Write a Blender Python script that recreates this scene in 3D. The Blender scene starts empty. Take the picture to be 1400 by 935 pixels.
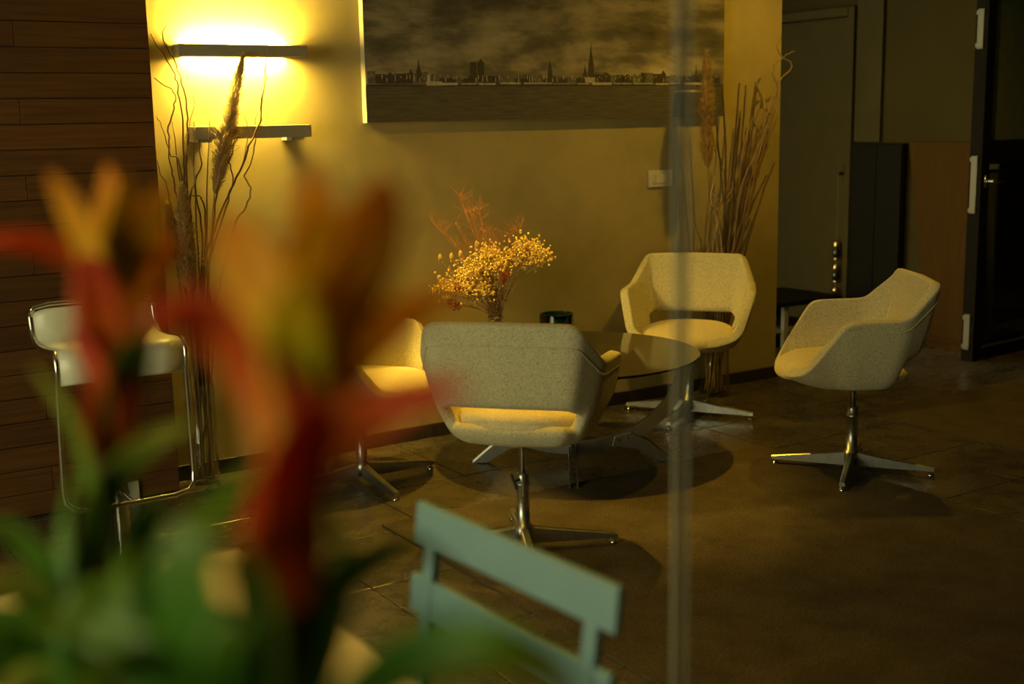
import bpy, bmesh, math, random
from mathutils import Vector, Matrix, noise
random.seed(7)
SC = bpy.context.scene
COL = SC.collection
PI = math.pi

# ------------------------------------------------------------------ camera
CAM = Vector((0.0, -4.916, 1.45))
cd = bpy.data.cameras.new('camera'); cam = bpy.data.objects.new('camera', cd); COL.objects.link(cam)
ROT = Matrix(((0.83986938, 0.11184278, -0.53114086),
              (-0.54245649, 0.13872696, -0.82855042),
              (-0.01898383, 0.98399493, 0.17718237)))
cam.matrix_world = Matrix.Translation(CAM) @ ROT.to_4x4()
cd.sensor_fit = 'HORIZONTAL'; cd.sensor_width = 36.0
cd.lens = 1680.0 / 1400.0 * 36.0
cd.clip_start = 0.05
cd.dof.use_dof = True; cd.dof.focus_distance = 4.8; cd.dof.aperture_fstop = 2.1
SC.camera = cam

# ------------------------------------------------------------------ world, daylight, exposure
w = bpy.data.worlds.new('world'); SC.world = w; w.use_nodes = True
bg = w.node_tree.nodes['Background']
bg.inputs['Color'].default_value = (1.0, 0.88, 0.46, 1); bg.inputs['Strength'].default_value = 7.0
vs = SC.view_settings
vs.view_transform = 'Standard'; vs.look = 'None'; vs.gamma = 1.0; vs.use_curve_mapping = False
vs.exposure = 0.0
SC.cycles.use_denoising = True
SC.cycles.max_bounces = 10; SC.cycles.transparent_max_bounces = 16
SC.cycles.sample_clamp_indirect = 4.0
WARM = (1.0, 0.55, 0.035)

# window daylight portal (opening in the side wall, left of the camera)
WIN = (-4.9, -1.9, 0.35, 2.6)        # y0, y1, z0, z1 at x = XL
FRONT_Y = -7.2
XL, XR = -3.0, 9.2
pl = bpy.data.lights.new('window_portal', 'AREA'); pl.shape = 'RECTANGLE'
pl.size = WIN[1]-WIN[0]; pl.size_y = WIN[3]-WIN[2]; pl.cycles.is_portal = True
po = bpy.data.objects.new('window_portal', pl); COL.objects.link(po)
po.location = (XL-0.12, (WIN[0]+WIN[1])/2, (WIN[2]+WIN[3])/2); po.rotation_euler = (PI/2, 0, -PI/2)

# ------------------------------------------------------------------ materials
def new_mat(name):
    m = bpy.data.materials.new(name); m.use_nodes = True
    nt = m.node_tree; b = nt.nodes['Principled BSDF']
    return m, nt, b
def N(nt, kind, **kw):
    n = nt.nodes.new(kind)
    for k, v in kw.items():
        if k in n.inputs.keys() if hasattr(n.inputs, 'keys') else False: n.inputs[k].default_value = v
        else: setattr(n, k, v)
    return n
def ramp(nt, fac, stops):
    r = nt.nodes.new('ShaderNodeValToRGB')
    e = r.color_ramp.elements
    while len(e) < len(stops): e.new(0.5)
    for el, (p, c) in zip(e, stops): el.position = p; el.color = (*c, 1)
    nt.links.new(fac, r.inputs['Fac']); return r.outputs['Color']
def coords(nt, scale=(1, 1, 1), kind='Object'):
    tc = nt.nodes.new('ShaderNodeTexCoord'); mp = nt.nodes.new('ShaderNodeMapping')
    mp.inputs['Scale'].default_value = scale
    nt.links.new(tc.outputs[kind], mp.inputs['Vector']); return mp.outputs['Vector']
def noise_tex(nt, vec, scale, detail=4, rough=0.55):
    n = nt.nodes.new('ShaderNodeTexNoise'); n.inputs['Scale'].default_value = scale
    n.inputs['Detail'].default_value = detail; n.inputs['Roughness'].default_value = rough
    nt.links.new(vec, n.inputs['Vector']); return n.outputs['Fac']
def bump(nt, b, h, strength, dist=0.01):
    n = nt.nodes.new('ShaderNodeBump'); n.inputs['Strength'].default_value = strength; n.inputs['Distance'].default_value = dist
    nt.links.new(h, n.inputs['Height']); nt.links.new(n.outputs['Normal'], b.inputs['Normal'])
def plain(name, col, rough=0.5, metal=0.0, var=0.0, vscale=20, bmp=0.0, spec=0.5):
    m, nt, b = new_mat(name)
    b.inputs['Roughness'].default_value = rough; b.inputs['Metallic'].default_value = metal
    b.inputs['Specular IOR Level'].default_value = spec
    v = coords(nt); f = noise_tex(nt, v, vscale)
    lo = tuple(max(0, c*(1-var)) for c in col); hi = tuple(min(1, c*(1+var)) for c in col)
    nt.links.new(ramp(nt, f, [(0.3, lo), (0.7, hi)]), b.inputs['Base Color'])
    if bmp: bump(nt, b, noise_tex(nt, v, vscale*6), bmp)
    return m

def mat_plaster():
    m, nt, b = new_mat('plaster'); v = coords(nt)
    a = noise_tex(nt, v, 1.6, 6, 0.6); c = noise_tex(nt, v, 9, 5, 0.6)
    mx = nt.nodes.new('ShaderNodeMath'); mx.operation = 'ADD'; nt.links.new(a, mx.inputs[0])
    ml = nt.nodes.new('ShaderNodeMath'); ml.operation = 'MULTIPLY'; ml.inputs[1].default_value = 0.35
    nt.links.new(c, ml.inputs[0]); nt.links.new(ml.outputs[0], mx.inputs[1])
    nt.links.new(ramp(nt, mx.outputs[0], [(0.45, (0.33, 0.29, 0.145)), (0.68, (0.42, 0.355, 0.17)), (0.9, (0.48, 0.39, 0.185))]), b.inputs['Base Color'])
    b.inputs['Roughness'].default_value = 0.62; b.inputs['Specular IOR Level'].default_value = 0.25
    bump(nt, b, c, 0.12, 0.01); return m
def mat_fabric(name, base, dark, lum=1.0):
    m, nt, b = new_mat(name); v = coords(nt)
    f = noise_tex(nt, v, 260, 3, 0.6); g = noise_tex(nt, v, 70, 3, 0.6)
    c1 = ramp(nt, f, [(0.33, dark), (0.46, base), (0.7, tuple(min(1, x*1.12) for x in base))])
    mm = nt.nodes.new('ShaderNodeMixRGB'); mm.blend_type = 'MULTIPLY'; mm.inputs['Fac'].default_value = 1
    nt.links.new(c1, mm.inputs[1]); nt.links.new(ramp(nt, g, [(0.3, (0.86, 0.86, 0.84)), (0.7, (1, 1, 1))]), mm.inputs[2])
    nt.links.new(mm.outputs[0], b.inputs['Base Color'])
    b.inputs['Roughness'].default_value = 0.95; b.inputs['Specular IOR Level'].default_value = 0.1
    b.inputs['Sheen Weight'].default_value = 0.15
    bump(nt, b, f, 0.5, 0.004); return m
def mat_rug():
    m, nt, b = new_mat('rug_wool'); v = coords(nt)
    f = noise_tex(nt, v, 130, 5, 0.75); g = noise_tex(nt, v, 5, 5, 0.65)
    mm = nt.nodes.new('ShaderNodeMixRGB'); mm.blend_type = 'MULTIPLY'; mm.inputs['Fac'].default_value = 1
    nt.links.new(ramp(nt, f, [(0.3, (0.05, 0.042, 0.032)), (0.7, (0.20, 0.165, 0.115))]), mm.inputs[1])
    nt.links.new(ramp(nt, g, [(0.3, (0.6, 0.58, 0.54)), (0.7, (1, 1, 1))]), mm.inputs[2])
    nt.links.new(mm.outputs[0], b.inputs['Base Color'])
    b.inputs['Roughness'].default_value = 1; b.inputs['Specular IOR Level'].default_value = 0.05
    bump(nt, b, f, 0.9, 0.01); return m
def obj_rand(nt):
    return nt.nodes.new('ShaderNodeObjectInfo').outputs['Random']
def mat_tile():
    m, nt, b = new_mat('slate_tile'); v = coords(nt, kind='Generated')
    tc = nt.nodes.new('ShaderNodeNewGeometry'); f = noise_tex(nt, tc.outputs['Position'], 7, 7, 0.65); g = noise_tex(nt, tc.outputs['Position'], 60, 4, 0.6)
    c1 = ramp(nt, f, [(0.3, (0.055, 0.05, 0.042)), (0.6, (0.10, 0.088, 0.07)), (0.8, (0.15, 0.125, 0.095))])
    mm = nt.nodes.new('ShaderNodeMixRGB'); mm.blend_type = 'MULTIPLY'; mm.inputs['Fac'].default_value = 1
    nt.links.new(c1, mm.inputs[1]); nt.links.new(ramp(nt, obj_rand(nt), [(0, (0.75, 0.74, 0.72)), (1, (1.05, 1.0, 0.95))]), mm.inputs[2])
    nt.links.new(mm.outputs[0], b.inputs['Base Color'])
    b.inputs['Specular IOR Level'].default_value = 0.5
    rr = ramp(nt, f, [(0.3, (0.2, 0.2, 0.2)), (0.75, (0.38, 0.38, 0.38))]); nt.links.new(rr, b.inputs['Roughness'])
    bump(nt, b, g, 0.12, 0.004); return m
def mat_wood(name, lo, hi, scale=(1.2, 14, 30), rough=0.45, rnd=0.35, spec=0.35):
    m, nt, b = new_mat(name); v = coords(nt, scale)
    oi = nt.nodes.new('ShaderNodeObjectInfo')
    ad = nt.nodes.new('ShaderNodeVectorMath'); ad.operation = 'ADD'
    sc = nt.nodes.new('ShaderNodeVectorMath'); sc.operation = 'SCALE'; sc.inputs['Scale'].default_value = 50
    cb = nt.nodes.new('ShaderNodeCombineXYZ'); nt.links.new(oi.outputs['Random'], cb.inputs[0]); nt.links.new(oi.outputs['Random'], cb.inputs[1])
    nt.links.new(cb.outputs[0], sc.inputs[0]); nt.links.new(v, ad.inputs[0]); nt.links.new(sc.outputs[0], ad.inputs[1])
    f = noise_tex(nt, ad.outputs[0], 2.4, 8, 0.65)
    mm = nt.nodes.new('ShaderNodeMixRGB'); mm.blend_type = 'MULTIPLY'; mm.inputs['Fac'].default_value = 1
    nt.links.new(ramp(nt, f, [(0.25, lo), (0.75, hi)]), mm.inputs[1])
    nt.links.new(ramp(nt, oi.outputs['Random'], [(0, (1-rnd,)*3), (1, (1, 1, 1))]), mm.inputs[2])
    nt.links.new(mm.outputs[0], b.inputs['Base Color'])
    b.inputs['Roughness'].default_value = rough; b.inputs['Specular IOR Level'].default_value = spec
    bump(nt, b, f, 0.15, 0.003); return m
def mat_thin_glass(name, tint=(1, 1, 1), refl=0.05, extra=0.0, diff=(0.4, 0.45, 0.42)):
    """window glass: see-through pane with Fresnel mirror, and some frosting (extra)"""
    m = bpy.data.materials.new(name); m.use_nodes = True; nt = m.node_tree; nt.nodes.clear()
    o = nt.nodes.new('ShaderNodeOutputMaterial'); t = nt.nodes.new('ShaderNodeBsdfTransparent'); t.inputs['Color'].default_value = (*tint, 1)
    g = nt.nodes.new('ShaderNodeBsdfGlossy'); g.inputs['Roughness'].default_value = 0.0
    lw = nt.nodes.new('ShaderNodeFresnel'); lw.inputs['IOR'].default_value = 1.45
    ge = nt.nodes.new('ShaderNodeNewGeometry'); mr = nt.nodes.new('ShaderNodeMapRange'); mr.inputs['To Min'].default_value = 1.45; mr.inputs['To Max'].default_value = 1/1.45
    nt.links.new(ge.outputs['Backfacing'], mr.inputs['Value']); nt.links.new(mr.outputs[0], lw.inputs['IOR'])
    ml = nt.nodes.new('ShaderNodeMath'); ml.operation = 'MULTIPLY'; ml.inputs[1].default_value = refl/0.04; nt.links.new(lw.outputs[0], ml.inputs[0]); ml.use_clamp = True
    mx = nt.nodes.new('ShaderNodeMixShader'); nt.links.new(ml.outputs[0], mx.inputs[0]); nt.links.new(t.outputs[0], mx.inputs[1]); nt.links.new(g.outputs[0], mx.inputs[2])
    last = mx.outputs[0]
    if extra:
        d = nt.nodes.new('ShaderNodeBsdfDiffuse'); d.inputs['Color'].default_value = (*diff, 1)
        v = coords(nt); f = noise_tex(nt, v, 12, 3)
        rp = ramp(nt, f, [(0.3, (extra*0.92,)*3), (0.7, (min(1, extra*1.08),)*3)])
        m2 = nt.nodes.new('ShaderNodeMixShader'); nt.links.new(rp, m2.inputs[0]); nt.links.new(last, m2.inputs[1]); nt.links.new(d.outputs[0], m2.inputs[2]); last = m2.outputs[0]
    nt.links.new(last, o.inputs['Surface']); return m
def mat_glass(name, col=(1, 1, 1), rough=0.0):
    m, nt, b = new_mat(name)
    b.inputs['Base Color'].default_value = (*col, 1); b.inputs['Transmission Weight'].default_value = 1
    b.inputs['Roughness'].default_value = rough; b.inputs['IOR'].default_value = 1.45; return m
def mat_emit(name, col, strength):
    m, nt, b = new_mat(name); b.inputs['Base Color'].default_value = (*col, 1)
    b.inputs['Emission Color'].default_value = (*col, 1); b.inputs['Emission Strength'].default_value = strength; return m
def mat_leaf(name, stops, rough=0.4, trans=0.35, spec=0.12):
    """colour runs along the blade (UV v), thin translucent tissue"""
    m, nt, b = new_mat(name)
    uv = nt.nodes.new('ShaderNodeTexCoord'); sp = nt.nodes.new('ShaderNodeSeparateXYZ'); nt.links.new(uv.outputs['UV'], sp.inputs[0])
    col = ramp(nt, sp.outputs['Y'], stops)
    mm = nt.nodes.new('ShaderNodeMixRGB'); mm.blend_type = 'MULTIPLY'; mm.inputs['Fac'].default_value = 1
    nt.links.new(col, mm.inputs[1]); nt.links.new(ramp(nt, noise_tex(nt, coords(nt, (30, 30, 8)), 4, 4), [(0.3, (0.8, 0.8, 0.8)), (0.7, (1, 1, 1))]), mm.inputs[2])
    nt.links.new(mm.outputs[0], b.inputs['Base Color']); b.inputs['Roughness'].default_value = rough; b.inputs['Specular IOR Level'].default_value = spec
    tr = nt.nodes.new('ShaderNodeBsdfTranslucent'); nt.links.new(mm.outputs[0], tr.inputs['Color'])
    mx = nt.nodes.new('ShaderNodeMixShader'); mx.inputs[0].default_value = trans
    out = nt.nodes['Material Output']
    nt.links.new(b.outputs[0], mx.inputs[1]); nt.links.new(tr.outputs[0], mx.inputs[2]); nt.links.new(mx.outputs[0], out.inputs['Surface'])
    return m
def mat_print():
    """sepia print of a cloudy sky above dark water (canvas object space: x along, z up, horizon z=0)"""
    m, nt, b = new_mat('canvas_print')
    tc = nt.nodes.new('ShaderNodeTexCoord'); sp = nt.nodes.new('ShaderNodeSeparateXYZ'); nt.links.new(tc.outputs['Object'], sp.inputs[0])
    mp = nt.nodes.new('ShaderNodeMapping'); mp.inputs['Scale'].default_value = (1.5, 1, 4.2); mp.inputs['Rotation'].default_value = (0, 0.12, 0)
    nt.links.new(tc.outputs['Object'], mp.inputs['Vector'])
    n1 = nt.nodes.new('ShaderNodeTexNoise'); n1.inputs['Scale'].default_value = 1.7; n1.inputs['Detail'].default_value = 9; n1.inputs['Roughness'].default_value = 0.58; n1.inputs['Distortion'].default_value = 0.12
    nt.links.new(mp.outputs[0], n1.inputs['Vector'])
    sky = ramp(nt, n1.outputs['Fac'], [(0.3, (0.06, 0.055, 0.048)), (0.46, (0.14, 0.127, 0.105)), (0.58, (0.30, 0.27, 0.21)), (0.72, (0.46, 0.41, 0.32))])
    hz = ramp(nt, sp.outputs['Z'], [(0.0, (1.25, 1.2, 1.1)), (0.16, (1.0, 1.0, 1.0)), (0.42, (0.62, 0.62, 0.62))])
    sk = nt.nodes.new('ShaderNodeMixRGB'); sk.blend_type = 'MULTIPLY'; sk.inputs['Fac'].default_value = 1; nt.links.new(sky, sk.inputs[1]); nt.links.new(hz, sk.inputs[2])
    mw = nt.nodes.new('ShaderNodeMapping'); mw.inputs['Scale'].default_value = (6, 1, 90); nt.links.new(tc.outputs['Object'], mw.inputs['Vector'])
    n2 = noise_tex(nt, mw.outputs[0], 1.5, 5)
    water = ramp(nt, n2, [(0.3, (0.075, 0.068, 0.056)), (0.75, (0.14, 0.128, 0.105))])
    gt = nt.nodes.new('ShaderNodeMath'); gt.operation = 'GREATER_THAN'; gt.inputs[1].default_value = 0.0; nt.links.new(sp.outputs['Z'], gt.inputs[0])
    mx = nt.nodes.new('ShaderNodeMixRGB'); nt.links.new(gt.outputs[0], mx.inputs['Fac']); nt.links.new(water, mx.inputs[1]); nt.links.new(sk.outputs[0], mx.inputs[2])
    nt.links.new(mx.outputs[0], b.inputs['Base Color']); b.inputs['Roughness'].default_value = 0.6; b.inputs['Specular IOR Level'].default_value = 0.25
    return m

M = {}
M['plaster'] = mat_plaster()
M['fabric'] = mat_fabric('oatmeal_wool', (0.66, 0.61, 0.42), (0.27, 0.25, 0.17))
M['seat'] = mat_fabric('cream_wool', (0.76, 0.66, 0.42), (0.50, 0.43, 0.27))
M['rug'] = mat_rug()
M['tile'] = mat_tile()
M['grout'] = plain('grout', (0.17, 0.15, 0.115), 0.9, var=0.2, vscale=30)
M['plank'] = mat_wood('dark_plank', (0.075, 0.030, 0.008), (0.19, 0.080, 0.022), rough=0.55)
M['board'] = mat_wood('brown_board', (0.05, 0.024, 0.004), (0.085, 0.042, 0.007), (20, 14, 1.2), 0.8, spec=0.06)
M['alu'] = plain('brushed_aluminium', (0.52, 0.53, 0.53), 0.33, 1.0, 0.12, 60)
M['chrome'] = plain('chrome', (0.7, 0.7, 0.69), 0.18, 1.0, 0.05, 40)
M['blackrub'] = plain('black_rubber', (0.02, 0.02, 0.02), 0.7, var=0.2)
M['blackglass'] = plain('black_glass', (0.012, 0.011, 0.01), 0.07, var=0.3, vscale=5, spec=0.75)
M['plate'] = plain('dull_steel_plate', (0.13, 0.12, 0.085), 0.5, var=0.05)
M['white'] = plain('white_plastic', (0.6, 0.58, 0.5), 0.4, var=0.04)
M['stoolseat'] = plain('white_lacquer', (0.80, 0.80, 0.68), 0.3, var=0.05)
M['grey'] = plain('grey_paint', (0.30, 0.29, 0.27), 0.6, var=0.08)
M['shelf'] = plain('taupe_lacquer', (0.30, 0.28, 0.23), 0.55, var=0.06)
M['black'] = plain('black_paint', (0.008, 0.007, 0.005), 0.75, var=0.2, spec=0.05)
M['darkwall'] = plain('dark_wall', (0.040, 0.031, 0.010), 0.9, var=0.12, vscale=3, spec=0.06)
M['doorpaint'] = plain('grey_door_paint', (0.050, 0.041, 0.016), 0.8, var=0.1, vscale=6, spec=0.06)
M['ceil'] = plain('ceiling_paint', (0.20, 0.18, 0.15), 0.9, var=0.05, vscale=3)
M['skirt'] = plain('dark_skirting', (0.035, 0.03, 0.024), 0.5, var=0.2)
M['teal'] = plain('teal_paint', (0.135, 0.255, 0.31), 0.5, var=0.05, vscale=8)
M['tabletop'] = plain('cream_laminate', (0.70, 0.62, 0.44), 0.4, var=0.03, vscale=6)
M['print'] = mat_print()
M['canvas'] = plain('canvas_edge', (0.5, 0.48, 0.4), 0.8, var=0.08, vscale=40)
M['twig'] = mat_wood('dark_twig', (0.07, 0.04, 0.018), (0.20, 0.115, 0.045), (8, 8, 3), 0.7)
M['palewig'] = mat_wood('pale_twig', (0.28, 0.19, 0.09), (0.5, 0.37, 0.19), (8, 8, 3), 0.7)
M['reed'] = mat_wood('tan_reed', (0.22, 0.13, 0.05), (0.42, 0.27, 0.12), (8, 8, 3), 0.7)
M['plume'] = mat_leaf('pampas_plume', [(0, (0.78, 0.62, 0.34)), (1, (0.86, 0.68, 0.36))], 0.8, 0.65)
M['glass'] = mat_thin_glass('clear_glass', (0.97, 0.98, 0.96), 0.05)
M['green'] = mat_glass('green_glass', (0.03, 0.16, 0.06))
M['pane'] = mat_thin_glass('partition_glass', (0.99, 1.0, 0.995), 0.012)
M['winpane'] = mat_thin_glass('window_glass', (0.95, 0.97, 0.96), 0.03)
M['joint'] = mat_thin_glass('joint_silicone', (0.96, 0.98, 1.0), 0.02, 0.32, (0.62, 0.65, 0.60))
M['doorpane'] = mat_thin_glass('door_glass', (0.55, 0.55, 0.5), 0.06)
M['frost'] = mat_thin_glass('frosted_glass', (0.6, 0.65, 0.55), 0.03, 0.6, (0.20, 0.22, 0.13))
M['gold'] = plain('polished_brass', (0.75, 0.55, 0.22), 0.2, 1.0, 0.05)
M['yellowfl'] = plain('yellow_blossom', (0.66, 0.47, 0.13), 0.8, var=0.3, vscale=120)
M['redfl'] = plain('russet_blossom', (0.30, 0.05, 0.02), 0.8, var=0.3, vscale=120)
M['orangegr'] = plain('orange_grass', (0.38, 0.13, 0.03), 0.8, var=0.25, vscale=60)
M['drystem'] = plain('dry_stem', (0.24, 0.15, 0.06), 0.8, var=0.25, vscale=60)
M['paper'] = plain('paper_tag', (0.5, 0.45, 0.28), 0.8, var=0.05)
M['leaf'] = mat_leaf('bromeliad_leaf', [(0, (0.04, 0.12, 0.008)), (0.5, (0.07, 0.22, 0.012)), (1, (0.16, 0.28, 0.02))], 0.35, 0.4, 0.3)
M['leaf2'] = mat_leaf('bromeliad_pale_leaf', [(0, (0.05, 0.14, 0.01)), (0.6, (0.17, 0.30, 0.03)), (1, (0.35, 0.34, 0.04))], 0.35, 0.4)
M['bract_red'] = mat_leaf('red_bract', [(0, (0.75, 0.24, 0.010)), (0.4, (0.74, 0.13, 0.012)), (1, (0.60, 0.05, 0.05))], 0.45, 0.4)
M['bract_or'] = mat_leaf('orange_bract', [(0, (0.85, 0.58, 0.01)), (0.5, (0.85, 0.42, 0.008)), (1, (0.75, 0.26, 0.01))], 0.45, 0.4)
M['bract_ye'] = mat_leaf('yellow_bract', [(0, (0.62, 0.66, 0.01)), (0.55, (0.80, 0.60, 0.01)), (1, (0.75, 0.42, 0.01))], 0.45, 0.4)
M['scape'] = plain('scape_stem', (0.16, 0.06, 0.015), 0.5, var=0.2)
M['pot'] = plain('grey_ceramic', (0.25, 0.25, 0.24), 0.4, var=0.1)
M['soil'] = plain('soil', (0.03, 0.02, 0.012), 0.95, var=0.4, vscale=80)
M['lamp'] = mat_emit('warm_tube', (1.0, 0.64, 0.09), 2200.0)
M['sky_bld'] = plain('print_dark', (0.05, 0.045, 0.038), 0.7, var=0.4, vscale=50)
M['sky_mid'] = plain('print_mid', (0.13, 0.12, 0.10), 0.7, var=0.4, vscale=50)
M['sky_lite'] = plain('print_light', (0.42, 0.39, 0.33), 0.7, var=0.3, vscale=50)

# ------------------------------------------------------------------ mesh helpers
def link(name, bm, mat, parent=None, smooth=False, loc=None, bevel=None, recalc=True):
    if recalc: bmesh.ops.recalc_face_normals(bm, faces=bm.faces)
    me = bpy.data.meshes.new(name); bm.to_mesh(me); bm.free()
    if mat is not None:
        for mm in (mat if isinstance(mat, (list, tuple)) else [mat]): me.materials.append(mm)
    if smooth:
        for p in me.polygons: p.use_smooth = True
    o = bpy.data.objects.new(name, me); COL.objects.link(o)
    if parent is not None: o.parent = parent
    if loc is not None: o.location = loc
    if bevel:
        bv = o.modifiers.new('bevel', 'BEVEL'); bv.width = bevel; bv.segments = 2; bv.limit_method = 'ANGLE'; bv.angle_limit = 0.7
    return o
def empty(name, loc, rz=0):
    o = bpy.data.objects.new(name, None); o.empty_display_size = 0.05
    COL.objects.link(o); o.location = loc; o.rotation_euler = (0, 0, rz); return o
def tag(o, label, cat, group=None):
    o['label'] = label; o['category'] = cat
    if group: o['group'] = group
    return o
def struct(o, label=None):
    o['kind'] = 'structure'
    if label: o['label'] = label
    return o
def box(bm, x0, x1, y0, y1, z0, z1, mi=0):
    vs_ = [bm.verts.new((x, y, z)) for x in (x0, x1) for y in (y0, y1) for z in (z0, z1)]
    for q in ((0, 1, 3, 2), (4, 6, 7, 5), (0, 4, 5, 1), (2, 3, 7, 6), (0, 2, 6, 4), (1, 5, 7, 3)):
        f = bm.faces.new([vs_[i] for i in q]); f.material_index = mi
def boxobj(name, dims, mat, parent=None, bevel=None, loc=None):
    bm = bmesh.new(); box(bm, *dims); return link(name, bm, mat, parent, bevel=bevel, loc=loc)
def frame_of(t):
    t = t.normalized(); a = Vector((0, 0, 1)) if abs(t.z) < 0.9 else Vector((1, 0, 0))
    u = t.cross(a).normalized(); return u, t.cross(u).normalized()
def tube(bm, pts, rad, seg=8, cap=True, mi=0):
    pts = [Vector(p) for p in pts]
    if not isinstance(rad, (list, tuple)): rad = [rad]*len(pts)
    rings = []; u = None
    for i, p in enumerate(pts):
        t = (pts[min(i+1, len(pts)-1)] - pts[max(i-1, 0)])
        if t.length < 1e-9: t = Vector((0, 0, 1))
        t.normalize()
        if u is None: u, v = frame_of(t)
        else:
            u = (u - t*u.dot(t)); u = u.normalized() if u.length > 1e-6 else frame_of(t)[0]
            v = t.cross(u)
        rings.append([bm.verts.new(p + (u*math.cos(2*PI*k/seg) + v*math.sin(2*PI*k/seg))*rad[i]) for k in range(seg)])
    for a, b in zip(rings, rings[1:]):
        for k in range(seg):
            f = bm.faces.new((a[k], a[(k+1) % seg], b[(k+1) % seg], b[k])); f.material_index = mi
    if cap:
        bm.faces.new(rings[0][::-1]); bm.faces.new(rings[-1])
def lathe(bm, prof, seg=32, c=(0, 0, 0), closed=False):
    rings = []
    for r, z in prof:
        if r < 1e-6: rings.append([bm.verts.new((c[0], c[1], c[2]+z))])
        else: rings.append([bm.verts.new((c[0]+r*math.cos(2*PI*k/seg), c[1]+r*math.sin(2*PI*k/seg), c[2]+z)) for k in range(seg)])
    prs = list(zip(rings, rings[1:]))
    if closed: prs.append((rings[-1], rings[0]))
    for a, b in prs:
        for k in range(seg):
            k2 = (k+1) % seg
            if len(a) == 1 and len(b) == 1: continue
            if len(a) == 1: bm.faces.new((a[0], b[k2], b[k]))
            elif len(b) == 1: bm.faces.new((a[k], a[k2], b[0]))
            else: bm.faces.new((a[k], a[k2], b[k2], b[k]))
def prism(bm, poly, fn0, fn1):
    """close a 2-D polygon between two mappings (front, back)"""
    a = [bm.verts.new(fn0(*p)) for p in poly]; b = [bm.verts.new(fn1(*p)) for p in poly]
    bm.faces.new(a); bm.faces.new(b[::-1]); n = len(poly)
    for i in range(n): bm.faces.new((a[i], b[i], b[(i+1) % n], a[(i+1) % n]))
def spline(pts, n=6):
    pts = [Vector(p) for p in pts]; out = []
    for i in range(len(pts)-1):
        p0 = pts[max(i-1, 0)]; p1 = pts[i]; p2 = pts[i+1]; p3 = pts[min(i+2, len(pts)-1)]
        for k in range(n):
            t = k/n
            out.append(0.5*((2*p1) + (p2-p0)*t + (2*p0-5*p1+4*p2-p3)*t*t + (3*p1-p0-3*p2+p3)*t**3))
    out.append(pts[-1]); return out
def copy_tree(o, parent=None):
    c = o.copy(); COL.objects.link(c); c.parent = parent
    for ch in o.children: copy_tree(ch, c)
    return c
def subsurf(o, n=2):
    s = o.modifiers.new('subsurf', 'SUBSURF'); s.levels = n; s.render_levels = n

# ------------------------------------------------------------------ the room
H = 2.85
WOOD_Y, WOOD_X = -0.15, 1.445
WALL_END = 4.91
# floor: base with grout, tiles as parts
fl = boxobj('floor', (XL, XR, FRONT_Y, 2.6, -0.12, -0.006), M['grout']); struct(fl)
PX, PY = 0.44, 0.455
g = 0.0022; c = 0.003
def tile_mesh():
    bm = bmesh.new(); x, y = PX/2-g, PY/2-g
    lo = [bm.verts.new((sx*x, sy*y, -0.006)) for sx, sy in ((-1, -1), (1, -1), (1, 1), (-1, 1))]
    mid = [bm.verts.new((sx*x, sy*y, -0.0015)) for sx, sy in ((-1, -1), (1, -1), (1, 1), (-1, 1))]
    hi = [bm.verts.new((sx*(x-c), sy*(y-c), 0.0)) for sx, sy in ((-1, -1), (1, -1), (1, 1), (-1, 1))]
    for a, b in ((lo, mid), (mid, hi)):
        for i in range(4): bm.faces.new((a[i], a[(i+1) % 4], b[(i+1) % 4], b[i]))
    bm.faces.new(hi); bm.faces.new(lo[::-1])
    bmesh.ops.recalc_face_normals(bm, faces=bm.faces)
    me = bpy.data.meshes.new('floor_tile'); bm.to_mesh(me); bm.free(); me.materials.append(M['tile']); return me
tme = tile_mesh()
def in_view(x, y):
    # keep the tiles the room shows; far ones behind the walls are left to the floor slab
    if x < WALL_END and y > 0.1: return False
    if x > 6.4 and y > -0.2: return False
    if 2.15 < x < 3.55 and y < -1.25: return False       # under the big rug
    if x > 4.85 and -2.7 < y < -1.15: return False       # under the second rug
    if y < -0.9 and x < 1.61-PX*4: return False
    return True
iy = -5
for i in range(-3, 14):
    for j in range(-4, 8):
        cx = 1.61 + PX*(i+0.5); cy = -1.557 + PY*(j+0.5)
        if not in_view(cx, cy) or cy > 1.95 or cx > 7.2: continue
        o = bpy.data.objects.new('floor_tile', tme); COL.objects.link(o); o.parent = fl
        o.location = (cx, cy, 0)
        o.rotation_euler = (random.uniform(-1, 1)*0.0012, random.uniform(-1, 1)*0.0012, 0)
ce = boxobj('ceiling', (XL, XR, FRONT_Y, 2.6, H, H+0.1), M['ceil']); struct(ce)
wb = boxobj('wall_back', (WOOD_X-0.05, WALL_END, 0.0, 0.14, -0.05, H+0.02), M['plaster']); struct(wb)
bb = boxobj('baseboard_back', (WOOD_X, WALL_END+0.004, -0.014, 0.0, 0.0, 0.065), M['skirt'], bevel=0.003); struct(bb)
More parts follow.
